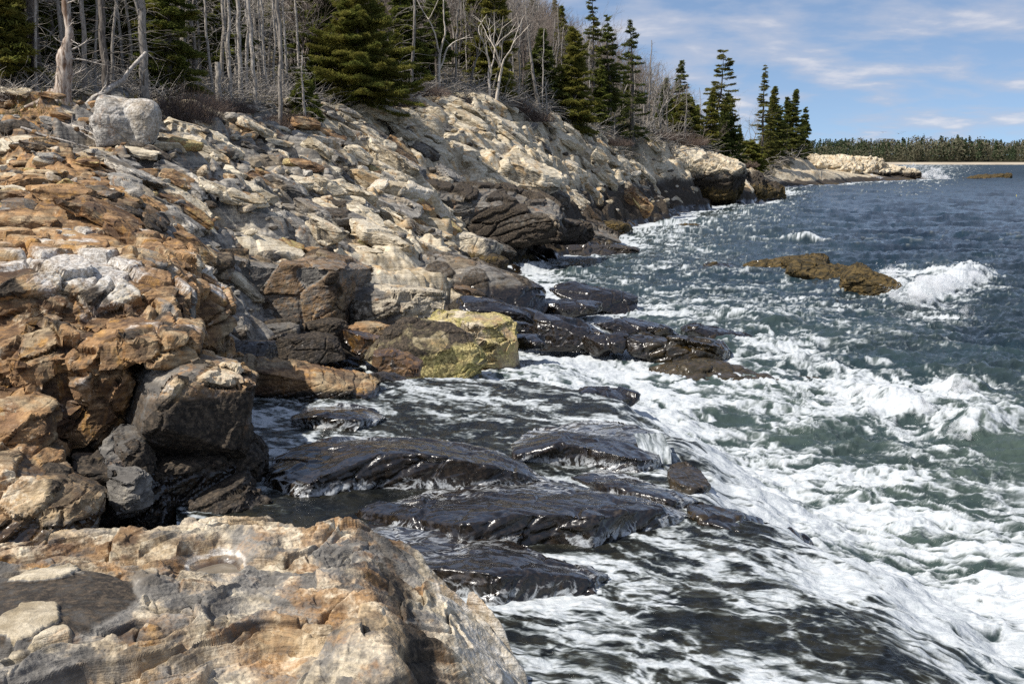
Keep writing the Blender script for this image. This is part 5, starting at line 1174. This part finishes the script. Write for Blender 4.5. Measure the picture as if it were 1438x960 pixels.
# the rest of the leafless wood up the hill reads as one mass
def hill_wood():
    mb = MB(); n = 0; tr = 0
    protos = []
    for i in range(7):
        a, b = bare_mesh(600 + i, 8.0, .10, levels=4, forks=3, spread=[.3, .36, .26, .4, .3, .34, .28][i], first=.38)
        protos.append((np.concatenate(a.V + b.V), np.concatenate(a.F + [f + a.n for f in b.F])))
    r = np.random.default_rng(77)
    while n < 620 and tr < 9000:
        tr += 1
        px = r.uniform(420, 1000); ti = float(np.interp(px, _tx, _ty)); d = ti * (1.08 + 1.25 * r.random()); x, y = spot(px, d)
        if px > 800 and d > ti * 1.7: continue
        z = land_z(x, y, False); H = r.uniform(5, 8.5); tip = proj((x, y, z + H))[1]
        lim = np.interp(px, [560, 720, 770, 830, 900, 960, 1000], [-400, -60, -12, 12, 78, 120, 160])
        if tip < lim:
            H *= (proj((x, y, z))[1] - lim) / max(proj((x, y, z))[1] - tip, 1)
            if H < 2.2: continue
        V, F = protos[int(r.integers(0, 7))]; a = r.uniform(0, 6.28); s_ = H / V[:, 2].max(); k = 1.0 + .006 * d
        mb.add((V * [s_ * .9, s_ * .9, s_]) @ rotm(0, 0, a).T + np.array([x, y, z - .1]), F); n += 1
    me = mb.build('hill_wood', HILLB); tag(link('hill_wood', me), 'grey brown leafless wood covering the hill behind the bank', 'wood', None, 'stuff')
HILLB = bark_material('hill_wood_bark', (.11, .085, .07), (.27, .225, .19))
hill_wood()
# shrubs: leafless brown thickets along the bank
def shrub_mesh(seed, w, h, n=900, th=.007):
    r = np.random.default_rng(seed); mb = MB()
    for _ in range(n):
        a = r.uniform(0, 6.28); q = r.uniform(0, 1) ** .5; b = np.array([math.cos(a) * q * w * .5, math.sin(a) * q * w * .35, 0])
        H = h * (1 - .55 * q * q) * r.uniform(.5, 1.05)
        mb.tube(bend_line(b, (b[0] * .5 + r.normal(0, .25), b[1] * .5 + r.normal(0, .25), 1), H, r, 5, .2), np.linspace(th, th * .4, 5), 3)
    return mb.build('stems', TWIG)
SHR = [(268, 40.5, 92, 62, 'dark brown leafless thicket right of the huge pale boulder'), (305, 42.5, 46, 44, 'low dark brown thicket under the silver poles'), (335, 45, 60, 26, 'reddish brown brush at the feet of the silver poles'), (395, 47, 60, 24, 'thin grey brown brush by the fuzzy dead sapling'), (415, 48, 50, 22, 'brown brush below the little young spruce'),
       (605, 69, 56, 22, 'brown brush left of the bone white slab'), (640, 72, 50, 18, 'brown brush behind the bone white slab'), (748, 84, 56, 24, 'brown brush by the white bleached snag'), (725, 82, 40, 26, 'brown brush at the foot of the white birches'), (860, 101, 50, 16, 'brown brush under the tall dark spruces'), (958, 131, 60, 26, 'russet brush on the headland below the bushy spruce'), (925, 121, 46, 18, 'russet brush under the pale bare trees'), (1040, 192, 40, 14, 'russet brush beside the low wide bush'), (20, 36, 60, 26, 'straw coloured brush by the young spruce'), (560, 63, 50, 18, 'brown brush right of the huge spruce')]
for i, (px, d, w, h, lb) in enumerate(SHR):
    x, y = spot(px, d); s = d / FPX
    me = shrub_mesh(700 + i, w * s, h * s, 1100 if w > 80 else 520, .007 * max(1, d / 50))
    o = link('bare_shrub', me, None, (x, y, land_z(x, y) - .03)); tag(o, lb, 'shrub', 'leafless shrubs along the bank')
# driftwood and fallen logs
LOGS = [((108, 150, 35), (205, 74, 37), .11, 'crooked grey fallen trunk leaning up from the stump tree'), ((100, 160, 33.5), (140, 163, 33), .05, 'pale root running out from the stump tree to the boulder'), ((30, 185, 31.5), (135, 196, 31.5), .035, 'long grey stick lying below the stump tree'), ((0, 172, 31), (40, 196, 30), .03, 'grey stick at the left margin above the orange bedrock'), ((80, 165, 33), (150, 200, 31.5), .03, 'bleached branch slanting down to the boulder'),
        ((410, 135, 49), (480, 148, 50), .06, 'bleached log in the driftwood heap by the little spruce'), ((420, 142, 49), (475, 132, 51), .05, 'silver branch crossing the bleached log'), ((435, 160, 48), (470, 172, 48), .06, 'white log pointing out over the slope'), ((455, 140, 50), (500, 150, 51), .045, 'grey log right of the driftwood heap'), ((330, 150, 43), (375, 158, 43), .05, 'grey log lying before the silver poles'), ((275, 148, 41.5), (320, 142, 43), .06, 'tan broken log in the thicket by the poles'), ((700, 140, 79), (760, 158, 80), .05, 'bleached log at the foot of the white birches'), ((620, 150, 67), (650, 145, 70), .07, 'white log under the bare trees')]
for i, (a, b, rr, lb) in enumerate(LOGS):
    p, q = P(*a), P(*b)
    if i not in (0,):
        for v in (p, q): v[2] = land_z(v[0], v[1]) + rr * .8
    else: p[2] = land_z(p[0], p[1])
    r = np.random.default_rng(800 + i); mb = MB(); L = np.linalg.norm(q - p); t = np.linspace(0, 1, 9)[:, None]
    pts = p + (q - p) * t + np.cumsum(r.normal(0, .025 * L, (9, 3)), 0) * np.sin(t * 3.14) * .6
    mb.tube(pts, np.linspace(rr, rr * .5, 9), 7)
    for _ in range(7):
        k = int(r.integers(2, 8)); mb.tube(bend_line(pts[k], (q - p) / L * .4 + r.normal(0, .6, 3) + np.array([0, 0, .35]), L * r.uniform(.12, .35), r, 6, .18), np.linspace(rr * .35, .005, 6), 4)
    c = pts.mean(0); me = mesh_from('log', np.concatenate(mb.V) - c, np.concatenate(mb.F), None, True, DEAD)
    tag(link('fallen_log', me, None, c), lb, 'driftwood', 'fallen logs along the bank')
# tangle of dead sticks on the floor of the wood, and its grass
def undergrowth():
    r = np.random.default_rng(900); mb = MB()
    for _ in range(7500):
        px = r.uniform(0, 1120); ti = float(np.interp(px, _tx, _ty)); d = ti * (1 + .22 * r.random() ** 1.6 - .01); x, y = spot(px, d)
        k = d / 45; L = r.uniform(.4, 1.5) * k ** .6; a = r.uniform(0, 6.28)
        z = float(base_h(np.array([x]), np.array([y]))[0]) + r.uniform(0, .35)
        mb.tube(bend_line((x, y, z), (math.cos(a), math.sin(a) * .6, r.uniform(-.1, 1.0)), L, r, 5, .22, .08), np.linspace(.011, .004, 5) * k, 3)
    me = mb.build('sticks', DEAD); tag(link('dead_sticks', me), 'tangle of dead grey sticks on the floor of the wood', 'brushwood', None, 'stuff')
    n = 9000; px = r.uniform(-30, 330, n); ti = np.interp(px, _tx, _ty); d = ti * r.uniform(.93, 1.12, n); x = (px - 719) / FPX * d; z = land(x, d)[0]
    keep = fbm2(x * .5, d * .5, 3, 77) > -.05
    x, d, z = x[keep], d[keep], z[keep]; n = len(x)
    D = np.stack([r.normal(0, .35, n), r.normal(0, .35, n), np.ones(n)], 1); D /= np.linalg.norm(D, axis=1)[:, None]; L = r.uniform(.12, .3, n)
    me = quads_mesh('blades', np.stack([x, d, z], 1) + D * (L * .5)[:, None], D, L, np.full(n, .02), GRASS, r)
    tag(link('dry_grass', me), 'straw and green grass on the bank above the orange rock', 'grass', None, 'stuff')
GRASS = leaf_material('grass_blades', (.10, .085, .03), (.20, .17, .06), (.09, .12, .02))
undergrowth()
# ------------------------------------------------------------------ the far shore and small things
def far_shore():
    # low wooded land across the bay with a pale beach along its foot
    x = np.linspace(300, 2200, 260); y = np.concatenate([np.linspace(1495, 1530, 12), np.linspace(1540, 1900, 20)])
    X, Y = np.meshgrid(x, y)
    Z = -1 + (3.9 + 1.2 * fbm2(X * .01, Y * 0 + 3, 3, 21)) * sstep(1500, 1518, Y + 6 * fbm2(X * .02, Y * .02, 3, 23)) + 9.5 * sstep(1525, 1660, Y + 18 * fbm2(X * .006, Y * .01, 2, 1)) + 5 * fbm2(X * .004, Y * .004, 2, 3) * sstep(1540, 1650, Y)
    idx = np.arange(X.size).reshape(X.shape); F = np.stack([idx[:-1, :-1], idx[:-1, 1:], idx[1:, 1:], idx[1:, :-1]], -1).reshape(-1, 4)
    m, t = new_mat('far_ground'); bs = t.n('ShaderNodeBsdfDiffuse'); pos = t.n('ShaderNodeNewGeometry').outputs['Position']
    sp = t.n('ShaderNodeSeparateXYZ'); t.l(pos, sp.inputs[0])
    c = t.mix(t.ramp(sp.outputs[2], 3.0, 3.5), t.mix(t.noise(pos, .02, 4), (.30, .25, .19), (.44, .39, .31)), (.06, .055, .035)); t.l(c, bs.inputs[0]); t.l(bs.outputs[0], t.n('ShaderNodeOutputMaterial').inputs[0])
    tag(link('far_beach', mesh_from('far_beach', np.stack([X, Y, Z], -1).reshape(-1, 3), F, None, True, m)), 'pale beach and low land across the bay', None, None, 'structure')
    r = np.random.default_rng(5); C = []; D = []; L = []; T = []; W = []
    n = 5200
    tx = r.uniform(330, 1500, n); ty = 1542 + 260 * r.random(n) ** 1.4
    tx = tx * ty / 1500
    tz = 3.4 + 9 * sstep(1525, 1660, ty) + 5 * fbm2(tx * .004, ty * .004, 2, 3) * sstep(1540, 1650, ty); hh = r.uniform(10, 21, n) * (.8 + .9 * (fbm2(tx * .008, ty * .006, 4, 9) + .35))
    con = fbm2(tx * .012, ty * .02, 3, 11) + r.normal(0, .25, n) > -.02
    for i in range(n):
        k = 60; t = r.random(k) ** .8; rad = hh[i] * (.20 if con[i] else .30) * ((1 - t) if con[i] else np.sqrt(np.clip(1 - (2 * t - 1.1) ** 2, .02, 1))) + .5
        a = r.uniform(0, 6.28, k); q = np.sqrt(r.random(k))
        C.append(np.stack([tx[i] + np.cos(a) * rad * q, ty[i] + np.sin(a) * rad * q, tz[i] + hh[i] * (.08 + .92 * t)], 1))
        T.append(np.full(k, np.clip((.12 + .35 * r.random()) if con[i] else (.7 + .3 * r.random()), 0, 1)))
        W.append(np.full(k, hh[i] * .075))
    C = np.concatenate(C); W = np.concatenate(W); T = np.concatenate(T); n = len(C)
    D = r.normal(0, 1, (n, 3)); D[:, 2] = np.abs(D[:, 2]) * .8; D /= np.linalg.norm(D, axis=1)[:, None]
    m, t = new_mat('far_foliage'); c = t.mix(t.ramp(t.attr('kind_tint'), .3, .75), (.048, .066, .034), (.115, .108, .070)); d = t.n('ShaderNodeBsdfDiffuse'); t.l(c, d.inputs[0]); t.l(d.outputs[0], t.n('ShaderNodeOutputMaterial').inputs[0])  # narrow tone range puts the haze of distance into the foliage colour
    me = quads_mesh('far_wood', C, D, W * r.uniform(.8, 1.6, n), W * r.uniform(.7, 1.3, n), m, r)
    at = me.attributes.new('kind_tint', 'FLOAT', 'POINT'); at.data.foreach_set('value', np.repeat(T, 4).astype(np.float32))
    tag(link('far_wood', me), 'mixed spruce and bare wood along the far side of the bay', 'wood', None, 'stuff')
far_shore()
def plain(name, col, rough=.5):
    m, t = new_mat(name); bs = t.n('ShaderNodeBsdfPrincipled'); pos = t.n('ShaderNodeNewGeometry').outputs['Position']
    t.l(t.mix(t.noise(pos, 3, 3), tuple(c * .8 for c in col), col), bs.inputs['Base Color']); bs.inputs['Roughness'].default_value = rough
    t.l(bs.outputs[0], t.n('ShaderNodeOutputMaterial').inputs[0]); return m
def buoy(px, py, sc, col, label):
    p = Pz(px, py, .1); V, F = poly_rock((.5 * sc, .5 * sc, .62 * sc), 4, 3, 0, 1, 3)
    o = empty('lobster_buoy', p); tag(o, label, 'buoy')
    m = plain('buoy_paint_' + label.split()[1], col)
    link('float', mesh_from('float', V + [0, 0, .15 * sc], F, None, True, m), o)
    mb = MB(); mb.tube([(0, 0, .3 * sc), (0, .02, .85 * sc)], .05 * sc, 6); link('spindle', mb.build('spindle', m), o)
buoy(1427, 278, .55, (.75, .65, .05), 'small yellow lobster buoy bobbing on the open water')
buoy(1391, 231, 3.0, (.6, .05, .04), 'distant red buoy off the far beach')
GULL = plain('gull_grey', (.22, .22, .24))
for i, (px, py, d) in enumerate([(1240, 186, 420), (1262, 188, 430), (1268, 186, 440)]):
    p = P(px, py, d); V = []; 
    mb = MB(); s = .9
    mb.tube([(-.5 * s, 0, 0), (-.2 * s, 0, .05), (.2 * s, 0, .06), (.5 * s, 0, 0)], [.03, .13, .14, .03], 6)
    for sg in (-1, 1):
        W = np.array([(.18, 0, .06), (-.2, 0, .06), (-.1, sg * .6, .3), (.16, sg * .6, .3), (-.22, sg * 1.3, .12), (-.05, sg * 1.3, .12)]) * s
        W = W[:, [1, 0, 2]] if False else W
        T = np.concatenate([W + [0, 0, .02], W - [0, 0, .02]])
        mb.add(T, [[0, 1, 2, 3], [3, 2, 4, 5], [9, 8, 7, 6], [11, 10, 8, 9], [0, 3, 9, 6], [3, 5, 11, 9], [1, 7, 8, 2], [2, 8, 10, 4], [4, 10, 11, 5]])
    o = link('gull', mb.build('gull', GULL), None, p); o.rotation_euler = (0, 0, R([80, 95, 70][i])); tag(o, ['dark gull flying apart, leftmost over the far wood', 'dark gull next to the rightmost over the far wood', 'rightmost dark gull over the far wood'][i], 'bird', 'gulls over the bay')
# ------------------------------------------------------------------ spray and falling water
def spray_material():
    m, t = new_mat('sea_spray'); pos = t.n('ShaderNodeNewGeometry').outputs['Position']
    d = t.n('ShaderNodeBsdfDiffuse'); tr = t.n('ShaderNodeBsdfTranslucent'); c = t.mix(t.noise(pos, 2, 3), (.62, .66, .67), (.82, .84, .84))
    t.l(c, d.inputs[0]); t.l(c, tr.inputs[0]); mx = t.n('ShaderNodeMixShader'); mx.inputs[0].default_value = .4; t.l(d.outputs[0], mx.inputs[1]); t.l(tr.outputs[0], mx.inputs[2])
    t.l(mx.outputs[0], t.n('ShaderNodeOutputMaterial').inputs[0]); return m
SPRAY = spray_material()
def burst(label, jets, size, seed):
    """drops flung from a line of foot points: (px, py, z, height, spread, drops)"""
    r = np.random.default_rng(seed); C = []; D = []
    for (px, py, z, h, w, n, lean) in jets:
        p = Pz(px, py, z); a = r.uniform(0, 6.28, n); q = np.sqrt(r.random(n)); t = r.random(n) ** 1.9
        k = r.integers(0, 9, n); ka = r.uniform(0, 6.28, 9); kr = r.uniform(.1, 1, 9); kh = r.uniform(.45, 1.0, 9)
        x = p[0] + w * (kr[k] * np.cos(ka[k]) * (.4 + t) + .35 * q * np.cos(a)) + lean * h * t; y = p[1] + w * .6 * (kr[k] * np.sin(ka[k]) * (.4 + t) + .35 * q * np.sin(a))
        C.append(np.stack([x, y, p[2] + h * kh[k] * t], 1)); v = np.stack([x - p[0], y - p[1], h * np.ones(n)], 1) + r.normal(0, .4 * h, (n, 3)); D.append(v / np.linalg.norm(v, axis=1)[:, None])
    C = np.concatenate(C); D = np.concatenate(D); n = len(C); s = size * r.lognormal(0, .5, n)
    me = quads_mesh('spray', C, D, s * 1.5, s, SPRAY, r)
    tag(link('sea_spray', me), label, 'spray', None, 'stuff')
def mist_material(dens, sc):
    m, t = new_mat('spray_mist'); pos = t.n('ShaderNodeNewGeometry').outputs['Position']
    n = t.noise(pos, sc, 4, .65, .6)
    v = t.n('ShaderNodeVolumeScatter'); v.inputs['Color'].default_value = (.985, .99, .99, 1); t.l(t.math('MULTIPLY', t.ramp(n, .46, .66), dens), v.inputs['Density'])
    t.l(v.outputs[0], t.n('ShaderNodeOutputMaterial').inputs['Volume']); return m
def mist(label, puffs, dens, sc, seed):
    """puffs of fine spray: px, py, z of the foot, width, height, lean"""
    Vs = []; Fs = []; n = 0
    for i, (px, py, z, w, h, lean) in enumerate(puffs):
        V, F = ico(4); V = V.copy(); b = fbm3(V[:, 0] * 1.4 + i * 7, V[:, 1] * 1.4, V[:, 2] * 1.4, 3, seed)
        V = V * np.clip(1 + 1.25 * b, .3, 2)[:, None]; V = V * [w * .5, w * .4, h * .5]; V[:, 0] += lean * (V[:, 2] + h * .5); V[:, 2] += h * .35
        Vs.append(V + Pz(px, py, z)); Fs.append(F + n); n += len(V)
    me = mesh_from('mist', np.concatenate(Vs), np.concatenate(Fs), None, True, mist_material(dens, sc))
    tag(link('sea_mist', me), label, 'spray', None, 'stuff')
burst('drops of white spray off the end of the far point', [(1283, 250, .2, 5.0, 1.0, 160, -.1), (1308, 251, .2, 3.0, 2.2, 200, .1)], .12, 1)
mist('bursting white cloud of spray off the end of the far point', [(1283, 250, .2, 1.6, 4.2, -.15), (1299, 251, .2, 4.0, 2.2, .1), (1311, 251, .2, 4.6, 3.2, .15), (1324, 252, .2, 3.6, 1.4, 0), (1222, 254, .2, 4.5, 1.6, 0), (1200, 255, .2, 4, 1.0, 0)], 3.0, .9, 1)
burst('drops of spray where the breaker strikes the weedy islet', [(1240, 395, .4, .8, .5, 900, .3), (1275, 424, .4, .9, .6, 1600, 0), (1305, 416, .5, .8, .8, 1800, 0), (1340, 405, .4, .8, .8, 1600, 0), (1375, 393, .4, .6, .6, 900, .2)], .011, 2)
mist('white spray where the breaker strikes the weedy islet', [(1275, 424, .35, 1.2, .6, 0), (1305, 414, .5, 1.5, .7, 0), (1335, 404, .5, 1.3, .55, 0), (1365, 394, .45, 1.1, .4, .2), (1238, 392, .3, .6, .6, .5), (1358, 446, .05, .5, .5, 0)], 4.5, 2.4, 2)
mist('white spray tossed up by the nearer breakers', [(1222, 556, .2, .8, .34, 0), (1250, 566, .2, .9, .36, 0), (1285, 580, .2, .8, .3, 0), (1345, 550, .2, .7, .34, 0), (1350, 612, .2, .6, .3, 0)], 8.0, 4.0, 3)
burst('small splashes of spray among the dark wet rocks', [(590, 372, 1.6, .5, .5, 260, 0), (615, 374, 1.5, .6, .5, 260, 0), (570, 370, 1.8, .35, .4, 160, 0), (845, 478, .3, .4, .4, 160, 0), (868, 470, .4, .4, .35, 160, 0)], .012, 4)
def waterfall(px0, px1, py_back, py_lip, z_top, z_bot, seed):
    nu, nv = 60, 40; r = np.random.default_rng(seed)
    U, Vv = np.meshgrid(np.linspace(0, 1, nu), np.linspace(0, 1, nv))
    b0 = Pz(px0, py_back, z_top + .03); b1 = Pz(px1 - 8, py_back, z_top + .03); l0 = Pz(px0 + 6, py_lip, z_top); l1 = Pz(px1, py_lip, z_top)
    B = b0 + (b1 - b0) * U[..., None]; L = l0 + (l1 - l0) * U[..., None]
    t1 = np.clip(Vv / .4, 0, 1)[..., None]; t2 = np.clip((Vv - .4) / .6, 0, 1)
    Pt = B + (L - B) * t1
    Pt[..., 2] -= (z_top - z_bot) * t2 ** 1.4; Pt[..., 1] -= .22 * t2 ** .7
    rg = .05 * fbm2(U * 6, Vv * 1.2, 3, seed); Pt[..., 1] -= rg * t2; Pt[..., 2] += rg * .5
    foam = np.clip(.80 + .7 * fbm2(U * 7 + fbm2(U * 3, Vv * 3, 2, 9), Vv * 1.3, 4, seed + 2) - .2 * (1 - t2), 0, 1)
    edge = sstep(0, .12, U) * sstep(1, .88, U)
    idx = np.arange(nu * nv).reshape(nv, nu); F = np.stack([idx[:-1, :-1], idx[:-1, 1:], idx[1:, 1:], idx[1:, :-1]], -1).reshape(-1, 4)
    keep = (fbm2(U * 10, Vv * .8, 3, seed + 5) + .25 + edge - 1 + .3 > -.12)
    F = F[keep.ravel()[F].all(1)]
    me = mesh_from('waterfall', Pt.reshape(-1, 3), F, dict(foam=foam.ravel(), green=.3, shelf=.3, open_sea=0.), True, WATER)
    tag(link('falling_water', me), 'white thread of water falling off the black ledge', None, None, 'structure')
waterfall(888, 942, 608, 626, 1.06, .86, 5)
# ------------------------------------------------------------------ light and sky
SUN_EL, SUN_AZ = R(51), R(-118)          # azimuth clockwise from +Y
def lighting():
    d = Vector((math.sin(SUN_AZ) * math.cos(SUN_EL), math.cos(SUN_AZ) * math.cos(SUN_EL), math.sin(SUN_EL)))
    ld = bpy.data.lights.new('sun', 'SUN'); ld.energy = 5.0; ld.angle = R(.53); ld.color = (1.0, .95, .87)
    lo = bpy.data.objects.new('sun', ld); COL.objects.link(lo); lo.rotation_euler = d.to_track_quat('Z', 'Y').to_euler()
    w = bpy.data.worlds.new('World'); scene.world = w; w.use_nodes = True
    t = NT(w)
    tc = t.n('ShaderNodeTexCoord').outputs['Generated']
    sky = t.n('ShaderNodeTexSky', sky_type='NISHITA', sun_disc=False); sky.sun_elevation = SUN_EL; sky.sun_rotation = SUN_AZ % (2 * math.pi)
    sky.altitude = 0; sky.air_density = 1.0; sky.dust_density = .9; sky.ozone_density = 1.6
    sp = t.n('ShaderNodeSeparateXYZ'); t.l(tc, sp.inputs[0])
    cb = t.n('ShaderNodeCombineXYZ'); t.l(sp.outputs[0], cb.inputs[0]); t.l(sp.outputs[1], cb.inputs[1]); t.l(t.math('ADD', t.math('MULTIPLY', sp.outputs[2], 1.5), .16), cb.inputs[2])
    nm = t.n('ShaderNodeVectorMath', operation='NORMALIZE'); t.l(cb.outputs[0], nm.inputs[0]); t.l(nm.outputs[0], sky.inputs[0])
    # a thin deck of fair weather cloud, spread on a plane overhead
    zz = t.math('ADD', t.math('MAXIMUM', sp.outputs[2], 0.0), .20)
    pl = t.n('ShaderNodeCombineXYZ'); t.l(t.math('DIVIDE', sp.outputs[0], zz), pl.inputs[0]); t.l(t.math('DIVIDE', sp.outputs[1], zz), pl.inputs[1])
    n = t.noise(t.vmul(pl.outputs[0], (.9, 1.0, 1)), 3.6, 7, .55, .15)
    n2 = t.noise(pl.outputs[0], .42, 3, .5)
    mask = t.ramp(t.math('ADD', t.math('MULTIPLY', n, .7), t.math('MULTIPLY', n2, .3)), .415, .60)
    mask = t.math('MULTIPLY', mask, .72)
    core = t.ramp(n, .55, .72)
    cloud = t.mix(core, (3.3, 3.6, 4.4), (5.4, 5.2, 5.3))
    c = t.mix(mask, sky.outputs[0], cloud)
    bg = t.n('ShaderNodeBackground'); t.l(c, bg.inputs['Color']); bg.inputs['Strength'].default_value = .128
    out = t.n('ShaderNodeOutputWorld'); t.l(bg.outputs[0], out.inputs[0])
lighting()
scene.view_settings.view_transform = 'Standard'; scene.view_settings.look = 'None'; scene.view_settings.exposure = 0.30; scene.view_settings.gamma = 1.0
cy = scene.cycles
cy.max_bounces = 5; cy.diffuse_bounces = 2; cy.glossy_bounces = 3; cy.transmission_bounces = 3; cy.transparent_max_bounces = 4; cy.volume_bounces = 2
cy.use_denoising = False; cy.sample_clamp_direct = 5.0; cy.sample_clamp_indirect = 4.0
